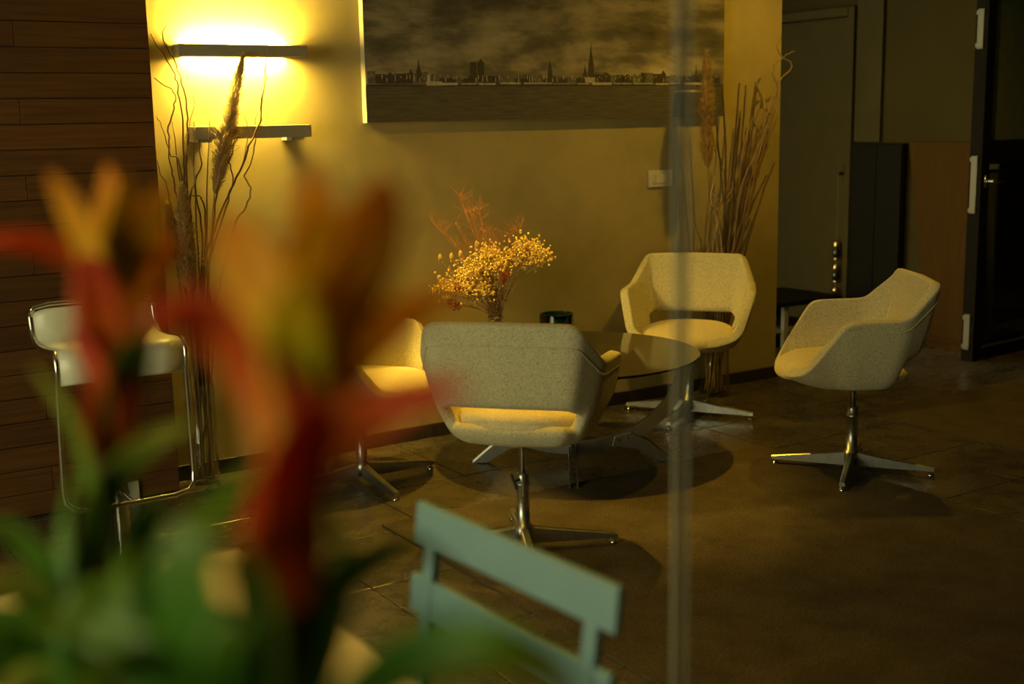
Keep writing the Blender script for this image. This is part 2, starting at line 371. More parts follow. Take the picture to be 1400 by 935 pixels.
# wooden wall section, planks as parts
wl = boxobj('wall_left', (XL, WOOD_X-0.012, WOOD_Y+0.018, 0.14, -0.05, H+0.02), M['skirt']); struct(wl)
PZ = 0.0915; z = 0.006; k = 0
pm = {}
while z < 2.25:
    ds = [(-1.1, WOOD_X)] if k % 3 != 1 else [(-1.1, 0.96 + 0.21*((k*7) % 3-1)), (0.96 + 0.21*((k*7) % 3-1), WOOD_X)]
    for a, b in ds:
        key = (round(a, 2), round(b, 2))
        dy = random.uniform(0, 0.003)
        L = b-a
        if key not in pm:
            bm = bmesh.new(); box(bm, -L/2+0.0008, L/2-0.0008, 0, 0.022, 0.0012, PZ-0.0012)
            bmesh.ops.bevel(bm, geom=bm.edges[:], offset=0.0015, segments=1, affect='EDGES')
            bmesh.ops.recalc_face_normals(bm, faces=bm.faces)
            me = bpy.data.meshes.new('plank'); bm.to_mesh(me); bm.free(); me.materials.append(M['plank']); pm[key] = me
        o = bpy.data.objects.new('plank', pm[key]); COL.objects.link(o); o.parent = wl
        o.location = ((a+b)/2, WOOD_Y-0.002-dy, z)
    z += PZ; k += 1
# corner batten where the planks end
boxobj('corner_batten', (WOOD_X-0.012, WOOD_X, WOOD_Y, -0.0005, 0, H), M['skirt'], wl)
# recess on the right
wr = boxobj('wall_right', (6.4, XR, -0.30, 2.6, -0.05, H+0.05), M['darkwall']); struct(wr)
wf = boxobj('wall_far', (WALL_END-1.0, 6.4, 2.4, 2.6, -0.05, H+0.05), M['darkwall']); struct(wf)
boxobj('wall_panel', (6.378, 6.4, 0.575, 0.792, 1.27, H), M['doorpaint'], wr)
# camera-side walls
struct(boxobj('wall_front', (XL-0.12, XR+0.12, FRONT_Y-0.12, FRONT_Y, -0.1, H+0.05), M['darkwall']))
def wall_with_window():
    bm = bmesh.new(); y0, y1, z0, z1 = WIN
    x0, x1 = XL-0.12, XL
    box(bm, x0, x1, FRONT_Y, y0, -0.1, H+0.05); box(bm, x0, x1, y1, 2.6, -0.1, H+0.05)
    box(bm, x0, x1, y0, y1, -0.1, z0); box(bm, x0, x1, y0, y1, z1, H+0.05)
    return link('wall_side', bm, M['darkwall'])
struct(wall_with_window())
wn = empty('window_1', (XL-0.06, (WIN[0]+WIN[1])/2, WIN[2])); struct(wn)
ww, wh = WIN[1]-WIN[0], WIN[3]-WIN[2]
bm = bmesh.new()
for a, b, c0, d in ((-ww/2, -ww/2+0.05, 0, wh), (ww/2-0.05, ww/2, 0, wh), (-ww/2+0.05, ww/2-0.05, 0, 0.05), (-ww/2+0.05, ww/2-0.05, wh-0.05, wh), (-0.63, -0.59, 0.05, wh-0.05), (0.59, 0.63, 0.05, wh-0.05)):
    box(bm, -0.03, 0.03, a, b, c0, d)
link('window_frame', bm, M['black'], wn)
for a, b in ((-ww/2+0.05, -0.63), (-0.59, 0.59), (0.63, ww/2-0.05)):
    boxobj('pane', (-0.004, 0.004, a, b, 0.05, wh-0.05), M['winpane'], wn)
struct(boxobj('wall_side_far', (XR, XR+0.12, FRONT_Y-0.12, 2.6, -0.1, H+0.05), M['darkwall']))

# frameless glass partition in front of the camera
GY = -3.87; JX = 0.8975
gp = empty('glass_partition', (JX, GY, 0)); tag(gp, 'frameless clear glass partition with a vertical pale blue-grey joint strip', 'glass partition')
boxobj('pane', (-2.2, -0.0106, -0.002, 0.002, 0.02, 2.6), M['pane'], gp)
boxobj('pane', (0.0106, 3.2, -0.002, 0.002, 0.02, 2.6), M['pane'], gp)
boxobj('joint_strip', (-0.0105, 0.0105, -0.002, 0.002, 0.02, 2.6), M['joint'], gp)
boxobj('floor_channel', (-2.2, 3.2, -0.015, 0.015, 0.0, 0.02), M['alu'], gp)

# grey side door in the recess (on wall_right)
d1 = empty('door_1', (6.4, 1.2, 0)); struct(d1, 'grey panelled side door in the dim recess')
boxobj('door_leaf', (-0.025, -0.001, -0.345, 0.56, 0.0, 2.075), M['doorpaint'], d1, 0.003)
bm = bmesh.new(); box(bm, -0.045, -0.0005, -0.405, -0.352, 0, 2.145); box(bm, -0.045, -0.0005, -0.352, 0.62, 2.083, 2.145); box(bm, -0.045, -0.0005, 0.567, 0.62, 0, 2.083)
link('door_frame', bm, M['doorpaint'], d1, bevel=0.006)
bm = bmesh.new(); box(bm, -0.03, -0.025, -0.338, -0.315, 1.0, 1.12); tube(bm, [(-0.03, -0.327, 1.06), (-0.07, -0.327, 1.06)], 0.011)
link('door_knob', bm, M['doorpaint'], d1)
# string of baubles hanging from that door's handle
bs = empty('bauble_string', (6.335, 0.872, 0.0)); tag(bs, 'string of shiny brass and glass baubles hanging against the grey side door', 'ornament')
bm = bmesh.new(); tube(bm, [(0, 0.005, 1.052), (0, 0, 0.6), (0, 0, 0.1)], 0.0015, 5); link('string', bm, M['drystem'], bs)
for kz in (0.54, 0.385, 0.225):
    bm = bmesh.new(); lathe(bm, [(0, 0.075), (0.012, 0.073), (0.021, 0.055), (0.023, 0.035), (0.019, 0.02), (0, 0.018)], 16, (0, 0, kz)); link('brass_cap', bm, M['gold'], bs, True)
    bm = bmesh.new(); lathe(bm, [(0, 0.018), (0.02, 0.016), (0.025, -0.005), (0.025, -0.025), (0.02, -0.04), (0, -0.042)], 16, (0, 0, kz)); link('glass_bead', bm, M['blackglass'], bs, True)
    bm = bmesh.new(); lathe(bm, [(0, -0.042), (0.018, -0.044), (0.021, -0.056), (0.014, -0.068), (0, -0.07)], 16, (0, 0, kz)); link('brass_cap', bm, M['gold'], bs, True)
# black panel leaning board etc.
bp = empty('black_cabinet', (6.375, 0.56, 0)); tag(bp, 'flat black two-door cabinet against the recess wall', 'cabinet')
boxobj('body', (-0.02, 0.02, -0.205, 0.215, 0.0, 1.262), M['black'], bp, 0.003)
for a, b in ((-0.2, 0.0), (0.004, 0.21)): boxobj('door', (-0.035, -0.02, a, b, 0.02, 1.255), M['black'], bp, 0.002)
# brown board leaning against the wall
lb = empty('leaning_board', (6.30, 0.0, 0)); tag(lb, 'tall brown wooden board leaning on the wall by the glass door', 'board')
bm = bmesh.new()
poly = [(0.07, 0.0), (-0.285, 0.0), (-0.16, 1.27), (0.325, 1.27)]
prism(bm, poly, lambda y, z: (z*0.05, y, z), lambda y, z: (z*0.05+0.018, y, z)); link('panel', bm, M['board'], lb, bevel=0.002)
bm = bmesh.new(); prism(bm, [(0.30, 1.225), (-0.15, 1.225), (-0.15, 1.24), (0.30, 1.24)], lambda y, z: (z*0.05-0.012, y, z), lambda y, z: (z*0.05, y, z)); link('batten', bm, M['board'], lb)
bm = bmesh.new(); prism(bm, [(0.06, 0.05), (-0.27, 0.05), (-0.27, 0.075), (0.06, 0.075)], lambda y, z: (z*0.05-0.012, y, z), lambda y, z: (z*0.05, y, z)); link('batten', bm, M['board'], lb)
# low dark bench in the recess
be = empty('low_bench', (5.55, 0.72, 0)); tag(be, 'low dark bench with a pale leg in the recess behind the wall end', 'bench')
boxobj('bench_top', (-0.55, 0.50, -0.17, 0.35, 0.27, 0.30), M['black'], be, 0.004)
boxobj('back_panel', (-0.55, 0.50, 0.30, 0.33, 0.0, 0.27), M['black'], be)
for x in (-0.5, 0.02, 0.46): boxobj('leg', (x-0.02, x+0.02, -0.15, -0.12, 0.0, 0.27), M['grey'] if x == 0.02 else M['black'], be, 0.003)
boxobj('low_shelf', (-0.5, 0.44, -0.12, 0.28, 0.10, 0.12), M['grey'], be)

# open black glazed door
d2 = empty('door_2', (6.10, -0.37, 0), math.radians(5)); struct(d2, 'open black framed glass door at the right')
T = 0.04
bm = bmesh.new()
for x0, x1, z0, z1 in ((0, 0.085, 0.0, 2.35), (0.92, 1.0, 0.0, 2.35), (0.085, 0.92, 0.0, 0.085), (0.085, 0.92, 1.06+0.09, 1.285), (0.085, 0.92, 2.10, 2.35), (0.085, 0.92, 1.10, 1.115)):
    box(bm, x0, x1, -T, T, z0, z1)
link('door_frame', bm, M['black'], d2, bevel=0.004)
boxobj('threshold_rail', (0.085, 0.92, -T-0.004, -T, 0.075, 0.088), M['alu'], d2)
boxobj('pane', (0.085, 0.92, -0.006, 0.006, 1.285, 2.10), M['frost'], d2)
boxobj('pane', (0.085, 0.92, -0.006, 0.006, 0.085, 1.10), M['doorpane'], d2)
for z0, z1 in ((1.80, 2.02), (0.87, 1.20), (0.07, 0.28)):
    lp = boxobj('lock_plate', (-0.004, 0.0, -0.012, 0.026, z0, z1), M['plate'], d2, 0.001)
    for zz in (z0+0.02, z1-0.02):
        boxobj('keep', (-0.012, -0.004, -0.016, 0.030, zz-0.012, zz+0.012), M['plate'], lp, 0.001)
bm = bmesh.new(); tube(bm, [(0.045, -T, 1.055), (0.045, -T-0.05, 1.055), (0.06, -T-0.055, 1.055), (0.22, -T-0.055, 1.05)], 0.010, 10); box(bm, 0.03, 0.06, -T-0.008, -T, 1.02, 1.09)
link('door_handle', bm, M['chrome'], d2, True)
struct(boxobj('trim_1', (6.4, XR, -0.315, -0.30, 0, H), M['black']))

# ------------------------------------------------------------------ rugs
def rug(name, x0, x1, y0, y1, label):
    bm = bmesh.new(); nx, ny = 40, 50; h = 0.008; V = []
    for i in range(nx+1):
        row = []
        for j in range(ny+1):
            x = x0+(x1-x0)*i/nx; y = y0+(y1-y0)*j/ny
            e = 0.006*noise.noise(Vector((x*3, y*3, 1)))
            if i in (0, nx): x += e
            if j in (0, ny): y += e
            row.append(bm.verts.new((x, y, h + 0.0015*noise.noise(Vector((x*6, y*6, 4))))))
        V.append(row)
    for i in range(nx):
        for j in range(ny): bm.faces.new((V[i][j], V[i+1][j], V[i+1][j+1], V[i][j+1]))
    loop = [V[i][0] for i in range(nx)] + [V[nx][j] for j in range(ny)] + [V[i][ny] for i in range(nx, 0, -1)] + [V[0][j] for j in range(ny, 0, -1)]
    lo = [bm.verts.new((v.co.x, v.co.y, 0.0005)) for v in loop]; n = len(loop)
    for i in range(n): bm.faces.new((loop[i], lo[i], lo[(i+1) % n], loop[(i+1) % n]))
    o = link(name, bm, M['rug'], smooth=False); tag(o, label, 'rug'); return o
rug('area_rug', 1.912, 3.79, -3.8, -1.03, 'large worn brown rug under the foremost swivel chair')
rug('area_rug', 4.612, 8.2, -2.9, -0.88, 'brown rug lying before the glass door at right')

# ------------------------------------------------------------------ lamps
def downlight(x, y, power, label, spot=75, target=None, blend=0.6):
    e = empty('downlight', (x, y, H)); tag(e, label, 'lamp', 'ceiling downlights')
    bm = bmesh.new(); lathe(bm, [(0.045, 0.0), (0.06, -0.004), (0.062, 0.0)], 24, closed=True); link('ring', bm, M['alu'], e, True)
    bm = bmesh.new(); lathe(bm, [(0.0, -0.001), (0.044, -0.001)], 24); link('lens', bm, mat_emit('downlight_lens', WARM, 6), e)
    L = bpy.data.lights.new('downlight_light', 'SPOT'); L.energy = power; L.color = WARM; L.spot_size = math.radians(spot); L.spot_blend = blend; L.shadow_soft_size = 0.03
    lo = bpy.data.objects.new('downlight_light', L); COL.objects.link(lo); lo.parent = e; lo.location = (0, 0, -0.02)
    if target is not None:
        dv = Vector(target) - Vector((x, y, H-0.02)); lo.rotation_euler = dv.to_track_quat('-Z', 'Y').to_euler()
downlight(4.50, -1.15, 74, 'ceiling downlight above the back right swivel chair', 150)
downlight(2.58, -0.90, 250, 'ceiling downlight above the round table', 54)
downlight(0.75, -2.70, 105, 'ceiling downlight above the cream table', 80)
downlight(0.10, -4.35, 33, 'added unseen downlight brightening the bromeliads on the plant ledge', 60)  # extra lamp added out of view to brighten the bromeliad blooms

def shelf_lamp(name, x0, x1, z0, z1, lit, label):
    e = empty(name, ((x0+x1)/2, 0, z0)); tag(e, label, 'wall lamp' if lit else 'shelf')
    L = x1-x0; h = z1-z0
    yb = -0.055
    boxobj('board', (-L/2, L/2, -0.125, yb, 0, h), M['shelf'], e, 0.003)
    if lit:
        for s in (-1, 1): boxobj('end_bracket', (s*(L/2-0.04)-0.015, s*(L/2-0.04)+0.015, -0.056, -0.001, 0.004, h-0.004), M['shelf'], e)
        bm = bmesh.new(); tube(bm, [(-L/2+0.07, -0.028, h*0.62), (L/2-0.07, -0.028, h*0.62)], 0.010, 12); link('light_tube', bm, M['lamp'], e, True)
    else:
        for s in (-1, 1): boxobj('bracket', (s*(L/2-0.055)-0.028, s*(L/2-0.055)+0.028, -0.11, -0.001, -0.012, 0.0), M['shelf'], e); boxobj('spacer', (s*(L/2-0.055)-0.028, s*(L/2-0.055)+0.028, -0.056, -0.001, 0.0, h-0.006), M['shelf'], e)
shelf_lamp('wall_lamp', 1.565, 2.105, 1.722, 1.768, True, 'taupe bar wall lamp glowing above and below, upper of two')
shelf_lamp('wall_shelf', 1.60, 2.105, 1.40, 1.451, False, 'unlit taupe bar shelf below the glowing wall lamp')

# ------------------------------------------------------------------ canvas
HZ = 1.606
cv = empty('canvas_picture', (3.42, -0.0, HZ)); tag(cv, 'wide sepia canvas print of a city skyline across a river', 'picture')
x0, x1 = 2.402-3.42, 4.462-3.42
bm = bmesh.new(); box(bm, x0, x1, -0.040, -0.001, 1.452-HZ, 2.46-HZ); link('canvas', bm, M['canvas'], cv, bevel=0.002)
bm = bmesh.new(); box(bm, x0+0.001, x1-0.001, -0.0412, -0.0395, 1.453-HZ, 2.459-HZ); link('print', bm, M['print'], cv)
rs = random.Random(11)
def skyline(name, mat, items):
    bm = bmesh.new()
    for poly, yy in items: prism(bm, poly, lambda x, z: (x, -0.0412-yy, z), lambda x, z: (x, -0.0410, z))
    o = link(name, bm, mat, cv); o['kind'] = 'stuff'; return o
def rect(a, b, z0, z1): return [(a, z0), (b, z0), (b, z1), (a, z1)]
dark, mid, lite = [], [], []
x = x0+0.01
while x < x1-0.02:
    wd = rs.uniform(0.02, 0.06); t = (x-x0)/(x1-x0)
    hh = (0.055 if t < 0.16 else 0.034 if t < 0.55 else 0.042 if t < 0.68 else 0.05)*rs.uniform(0.7, 1.2)
    wd = min(wd, x1-0.004-x)
    tgt = dark if rs.random() < 0.6 else mid
    if rs.random() < 0.5: tgt.append((rect(x, x+wd, 0.012, 0.012+hh), 0.0003))
    else: tgt.append(([(x, 0.012), (x+wd, 0.012), (x+wd, 0.012+hh*0.8), (x+wd*0.5, 0.012+hh*1.15), (x, 0.012+hh*0.8)], 0.0003))
    for q in range(int(wd/0.014)):
        if rs.random() < 0.55: lite.append((rect(x+q*0.014+0.003, x+q*0.014+0.007, 0.02+0.012*rs.randint(0, 2), 0.026+0.012*rs.randint(1, 2)), 0.0006))
    x += wd*rs.uniform(0.9, 1.02)
def spire(X, ztop, wid, tgt, zs=0.55):
    X -= 3.42; zt = ztop-HZ; tgt.append((rect(X-wid, X+wid, 0.02, zt*zs), 0.0004)); tgt.append(([(X-wid*0.8, zt*zs), (X+wid*0.8, zt*zs), (X+wid*0.25, zt*0.78), (X, zt), (X-wid*0.25, zt*0.78)], 0.0004))
spire(2.664, 1.733, 0.012, dark); spire(3.367, 1.741, 0.013, dark); spire(3.571, 1.716, 0.012, dark); spire(3.607, 1.822, 0.017, dark, 0.5); spire(4.272, 1.722, 0.009, dark)
for X in (2.945, 2.985): dark.append((rect(X-3.42-0.017, X-3.42+0.017, 0.02, 0.108), 0.0004))
for X in (2.985,): dark.append(([(X-3.42-0.012, 0.108), (X-3.42+0.012, 0.108), (X-3.42, 0.125)], 0.0004))
lite.append((rect(2.70-3.42, 2.78-3.42, 0.004, 0.022), 0.0007)); lite.append((rect(2.705-3.42, 2.72-3.42, 0.022, 0.05), 0.0007))
lite.append((rect(3.57-3.42, 3.63-3.42, 0.018, 0.042), 0.0007))
xx = x0+0.30
while xx < x1-0.15:
    wd = rs.uniform(0.05, 0.16); lite.append((rect(xx, xx+wd, 0.010+rs.uniform(-0.004, 0.004), 0.014+rs.uniform(0, 0.004)), 0.0008)); xx += wd+rs.uniform(0.004, 0.03)
lite.append((rect(4.13-3.42, 4.32-3.42, -0.030, -0.024), 0.0005)); lite.append((rect(4.17-3.42, 4.28-3.42, -0.024, -0.019), 0.0006))
dark.append((rect(x0+0.005, x1-0.005, 0.0, 0.010), 0.0002))
skyline('printed_buildings', M['sky_bld'], dark); skyline('printed_towers', M['sky_mid'], mid); skyline('printed_quay', M['sky_lite'], lite)

# switch, socket
sw = empty('light_switch', (4.069, 0, 1.145)); tag(sw, 'white double light switch plate on the plaster wall', 'switch')
boxobj('plate', (-0.078, 0.078, -0.011, -0.0005, -0.042, 0.042), M['white'], sw, 0.003)
for a, b in ((-0.052, -0.04), (-0.037, 0.045)): boxobj('rocker', (a, b, -0.015, -0.011, -0.024, 0.024), M['white'], sw, 0.002)
so = empty('wall_socket', (1.222, WOOD_Y-0.006, 0.0)); tag(so, 'white socket plate at the foot of the plank wall behind the stool', 'socket')
boxobj('plate', (-0.058, 0.058, -0.012, 0.0, 0.005, 0.078), M['white'], so, 0.003)
bm = bmesh.new(); tube(bm, [(0, -0.0135, 0.04), (0, -0.011, 0.04)], 0.02, 20); link('outlet', bm, M['grey'], so)

# ------------------------------------------------------------------ swivel chair
FR = [0, 0.03, 0.10, 0.20, 0.30, 0.41, 0.55, 0.685, 0.845, 0.89, 0.93, 0.97, 1.0]
SLOT = 7
HALF = [  # rim: x forward, y left, z ; bottom outline: x, y ; corner radius
    (-0.275, 0.0, 0.776, -0.13, 0.0, 0), (-0.265, 0.254, 0.772, -0.115, 0.14, 0.03), (-0.128, 0.312, 0.640, -0.06, 0.19, 0.035),
    (0.112, 0.328, 0.632, 0.05, 0.20, 0.032), (0.245, 0.270, 0.430, 0.13, 0.15, 0.05), (0.296, 0.16, 0.395, 0.16, 0.085, 0.05), (0.312, 0.0, 0.388, 0.17, 0.0, 0.05)]
def rim_columns(n=84):
    keys = HALF + [(a, -b, c_, d, -e, r) for a, b, c_, d, e, r in HALF[-2:0:-1]]
    m_ = len(keys); pts = []
    for i in range(m_):
        P0, P1, P2_ = keys[i-1], keys[i], keys[(i+1) % m_]; r = P1[5]
        def ln(p, q): return math.dist(p[:3], q[:3])
        if r == 0: pts.append(P1[:5]); continue
        f0 = min(0.48, r/ln(P0, P1)); f1 = min(0.48, r/ln(P1, P2_))
        Q0 = [p+(q-p)*f0 for p, q in zip(P1[:5], P0[:5])]; Q1 = [p+(q-p)*f1 for p, q in zip(P1[:5], P2_[:5])]
        for k in range(7):
            t = k/6; pts.append(tuple((1-t)**2*a+2*t*(1-t)*b+t*t*c_ for a, b, c_ in zip(Q0, P1[:5], Q1)))
    pts.append(pts[0]); L = [0]
    for p, q in zip(pts, pts[1:]): L.append(L[-1]+math.dist(p[:3], q[:3]))
    out = []; j = 0
    for k in range(n):
        s_ = L[-1]*k/n
        while L[j+1] < s_: j += 1
        t = (s_-L[j])/(L[j+1]-L[j]); out.append(tuple(a+(b-a)*t for a, b in zip(pts[j], pts[j+1])))
    return out
def shell_bm(zoff):
    cols = rim_columns(); bm = bmesh.new(); nc = len(cols); ZB = 0.346; V = []
    for a, b, zt, d, e in cols:
        row = []
        for f in FR:
            wgt = 0.5*(1-f) + 0.5*math.sqrt(max(0, 1-f**3))
            row.append(bm.verts.new((d+(a-d)*wgt, e+(b-e)*wgt, zt+(ZB-zt)*f+zoff)))
        V.append(row)
    n = len(FR)
    for i in range(nc):
        i2 = (i+1) % nc
        for j in range(n-1):
            if j == SLOT and cols[i][0] < -0.165 and cols[i2][0] < -0.165: continue
            bm.faces.new((V[i][j], V[i2][j], V[i2][j+1], V[i][j+1]))
    inner = [bm.verts.new((c_[3]*0.55, c_[4]*0.55, ZB-0.006+zoff)) for c_ in cols]
    for i in range(nc): bm.faces.new((V[i][-1], V[(i+1) % nc][-1], inner[(i+1) % nc], inner[i]))
    bm.faces.new(inner)
    return bm, V
def cushion_bm(zoff):
    bm = bmesh.new(); n = 36; rings = []
    def outline(t, s):
        cx, sx = math.cos(t), math.sin(t); p = 2.7
        x = math.copysign(abs(cx)**(2/p), cx); y = math.copysign(abs(sx)**(2/p), sx)
        yw = 0.232 - 0.03*max(0, x)**2 if x > 0 else 0.232 - 0.025*abs(x)
        return (0.072 + 0.245*x*s, yw*y*s)
    for s, zz in ((0.90, 0.388), (0.985, 0.395), (1.0, 0.412), (0.985, 0.432), (0.93, 0.447), (0.8, 0.455), (0.55, 0.459), (0.28, 0.461)):
        ring = []
        for k in range(n):
            x, y = outline(2*PI*k/n, s)
            dz = -0.022*max(0, (x-0.16)/0.15)**1.6 + 0.010*max(0, (-x)/0.2)
            ring.append(bm.verts.new((x, y, zz+dz+zoff)))
        rings.append(ring)
    for a, b in zip(rings, rings[1:]):
        for k in range(n): bm.faces.new((a[k], a[(k+1) % n], b[(k+1) % n], b[k]))
    bm.faces.new(rings[-1]); bm.faces.new(rings[0][::-1]); return bm
def leg_blade():
    bm = bmesh.new(); secs = []
    for r, hw, z0, z1 in ((0.015, 0.014, 0.022, 0.082), (0.12, 0.0135, 0.022, 0.066), (0.24, 0.012, 0.022, 0.050), (0.325, 0.011, 0.022, 0.038)):
        secs.append([bm.verts.new((r, y, z)) for y, z in ((-hw, z0), (hw, z0), (hw, z1-0.004), (hw*0.6, z1), (-hw*0.6, z1), (-hw, z1-0.004))])
    for a, b in zip(secs, secs[1:]):
        for k in range(6): bm.faces.new((a[k], a[(k+1) % 6], b[(k+1) % 6], b[k]))
    bm.faces.new(secs[0]); bm.faces.new(secs[-1][::-1]); return bm
def make_chair(loc, face, base_rot, label, lift=0.0, knob=False):
    e = empty('swivel_chair', loc); tag(e, label, 'chair', 'wool upholstered swivel chairs')
    f = math.radians(face)
    bm, V = shell_bm(lift)
    rim = [r[3].co.lerp(r[2].co, 0.4) for r in V]
    bmesh.ops.recalc_face_normals(bm, faces=bm.faces)
    sh = link('shell', bm, M['fabric'], e, True, recalc=False); sh.rotation_euler = (0, 0, f)
    so_ = sh.modifiers.new('solid', 'SOLIDIFY'); so_.thickness = 0.042; so_.offset = -1; so_.use_even_offset = False
    subsurf(sh, 1)
    bm2 = bmesh.new(); line = [r + Vector((r.x, r.y, 0)).normalized()*0.0005 for r in rim if r.x < 0.12]
    k0 = max(range(len(line)), key=lambda k: (line[k]-line[k-1]).length); line = line[k0:]+line[:k0]
    tube(bm2, line, 0.0022, 6); sp_ = link('seam', bm2, M['fabric'], e, True); sp_.rotation_euler = (0, 0, f)
    cs = link('cushion', cushion_bm(lift), M['seat'], e, True); cs.rotation_euler = (0, 0, f); subsurf(cs, 1)
    bm = bmesh.new(); lathe(bm, [(0, 0.349), (0.06, 0.348), (0.062, 0.336), (0.02, 0.33), (0.0125, 0.326), (0.0125, 0.22), (0.0, 0.22)], 20, (0, 0, lift))
    link('piston', bm, M['chrome'], e, True)
    bm = bmesh.new(); lathe(bm, [(0, 0.03), (0.030, 0.03), (0.030, 0.085), (0.0225, 0.088), (0.0225, 0.225), (0.026, 0.227), (0.026, 0.235), (0.0225, 0.237), (0.0225, 0.262), (0.019, 0.268), (0.0, 0.268)], 24)
    link('column', bm, M['alu'], e, True)
    if knob:
        bm = bmesh.new(); a = math.radians(205); d = Vector((math.cos(a), math.sin(a), 0)); s = Vector((-d.y, d.x, 0))
        tube(bm, [d*0.022+Vector((0, 0, 0.25)), d*0.055+Vector((0, 0, 0.25))], 0.004, 8)
        tube(bm, [d*0.055+Vector((0, 0, 0.225))+s*0.012, d*0.055+Vector((0, 0, 0.275))-s*0.012], 0.005, 8); link('height_knob', bm, M['blackrub'], e)
    for k in range(4):
        a = math.radians(base_rot + 90*k)
        lg = link('leg', leg_blade(), M['alu'], e); lg.rotation_euler = (0, 0, a)
        bm = bmesh.new(); lathe(bm, [(0, 0.0), (0.015, 0.0), (0.016, 0.006), (0.012, 0.012), (0.007, 0.014), (0.007, 0.024), (0, 0.024)], 14, (0.312, 0, 0)); link('glide', bm, M['chrome'], lg, True)
    return e
make_chair((3.81, -1.545, 0.006), 146, 126, 'pale wool swivel chair in profile at right, half on the big rug', 0.03)
make_chair((2.19, -1.55, 0.009), 43, -26, 'pale wool swivel chair seen from behind on the big rug', 0.044, True)
make_chair((3.93, -0.395, 0), -137, -58, 'yellow-lit swivel chair facing us in front of the dried twigs')
make_chair((2.108, -0.47, 0), -58, -2, 'swivel chair left of the round table, half hidden by the red flower')

# ------------------------------------------------------------------ round table
TC = (2.974, -0.743); TZ = 0.475
rt = empty('round_table', (TC[0], TC[1], 0.003)); tag(rt, 'round black glass coffee table with curved aluminium legs', 'table')
bm = bmesh.new(); lathe(bm, [(0, -0.012), (0.53, -0.012), (0.54, -0.008), (0.54, -0.003), (0.537, 0), (0, 0)], 72, (0, 0, TZ)); link('table_top', bm, M['blackglass'], rt)
for k, ang in enumerate((-35, 55, 145, 235)):
    a = math.radians(ang); bm = bmesh.new()
    A_, z0, zt = 0.455, 0.085, TZ-0.014
    inn = []; out = []
    for i in range(17):
        t = i/16*PI/2
        inn.append((A_*math.sin(t), zt-(zt-z0)*math.cos(t)))
        out.append(((A_+0.055)*math.sin(t) if i < 16 else A_+0.05, zt-(zt-z0+0.052)*math.cos(t) if i < 16 else zt))
    inn[0] = (0.0, z0); out[0] = (0.0, z0-0.05)
    for y0, y1 in ((-0.012, -0.005), (0.005, 0.012)):
        for i in range(16):
            q = [inn[i], inn[i+1], out[i+1], out[i]]
            prism(bm, q, lambda r, z: (r, y0, z), lambda r, z: (r, y1, z))
    bmesh.ops.remove_doubles(bm, verts=bm.verts, dist=1e-5)
    lg = link('leg', bm, M['alu'], rt); lg.rotation_euler = (0, 0, a)
    bm = bmesh.new()
    for y0, y1 in ((-0.0065, 0.0065), (-0.019, -0.0121), (0.0121, 0.019)):
        if y0 == -0.0065: continue
        prism(bm, [(0.17, 0.068), (0.18, 0.11), (0.25, 0.13), (0.33, 0.09), (0.435, 0.0), (0.365, 0.0), (0.27, 0.06)], lambda r, z: (r, y0, z), lambda r, z: (r, y1, z))
    link('foot', bm, M['alu'], lg, bevel=0.002)
    bm = bmesh.new()
    for r, z in ((0.20, 0.095), (0.235, 0.105)):
        tube(bm, [(r, -0.022, z), (r, 0.022, z)], 0.006, 10)
    link('bolts', bm, M['chrome'], lg)

# green glass bowl
gb = empty('candle_bowl', (3.11, -0.44, TZ+0.001)); tag(gb, 'dark green glass candle bowl on the round table', 'bowl')
bm = bmesh.new(); lathe(bm, [(0, 0), (0.072, 0.0), (0.078, 0.006), (0.078, 0.116), (0.076, 0.12), (0.070, 0.12), (0.068, 0.116), (0.068, 0.016), (0.06, 0.012), (0, 0.012)], 48); link('glass', bm, M['green'], gb, True)
bm = bmesh.new(); lathe(bm, [(0, 0.013), (0.058, 0.013), (0.06, 0.05), (0, 0.052)], 32); link('candle', bm, plain('dark_green_wax', (0.01, 0.035, 0.018), 0.6), gb, True)

# vase with dried bouquet
VX, VY = 2.80, -0.42
va = empty('bouquet_vase', (VX, VY, TZ+0.001)); tag(va, 'small clear glass vase with a round paper tag on the table', 'vase')
bm = bmesh.new(); lathe(bm, [(0, 0), (0.042, 0), (0.05, 0.01), (0.052, 0.07), (0.044, 0.105), (0.030, 0.128), (0.028, 0.14), (0.035, 0.172), (0.037, 0.175), (0.034, 0.174), (0.025, 0.14), (0.027, 0.127), (0.041, 0.103), (0.048, 0.07), (0.046, 0.014), (0, 0.008)], 36); link('glass', bm, M['glass'], va, True)
bm = bmesh.new(); lathe(bm, [(0.032, 0.128), (0.034, 0.13), (0.034, 0.135), (0.031, 0.137)], 24, closed=True); cd_ = link('cord', bm, M['drystem'], va, True)
er = Vector((0.84, -0.5425, 0)); ef = Vector((0.5425, 0.84, 0)); ez = Vector((0, 0, 1))
bm = bmesh.new(); cc = Vector((0, 0, 0.098)) - ef*0.052 - er*0.022
tube(bm, [cc, cc-ef*0.002], 0.019, 24); tube(bm, [cc+ez*0.019, Vector((0, 0, 0.13))-ef*0.034], 0.0012, 5); link('paper_tag', bm, M['paper'], va)

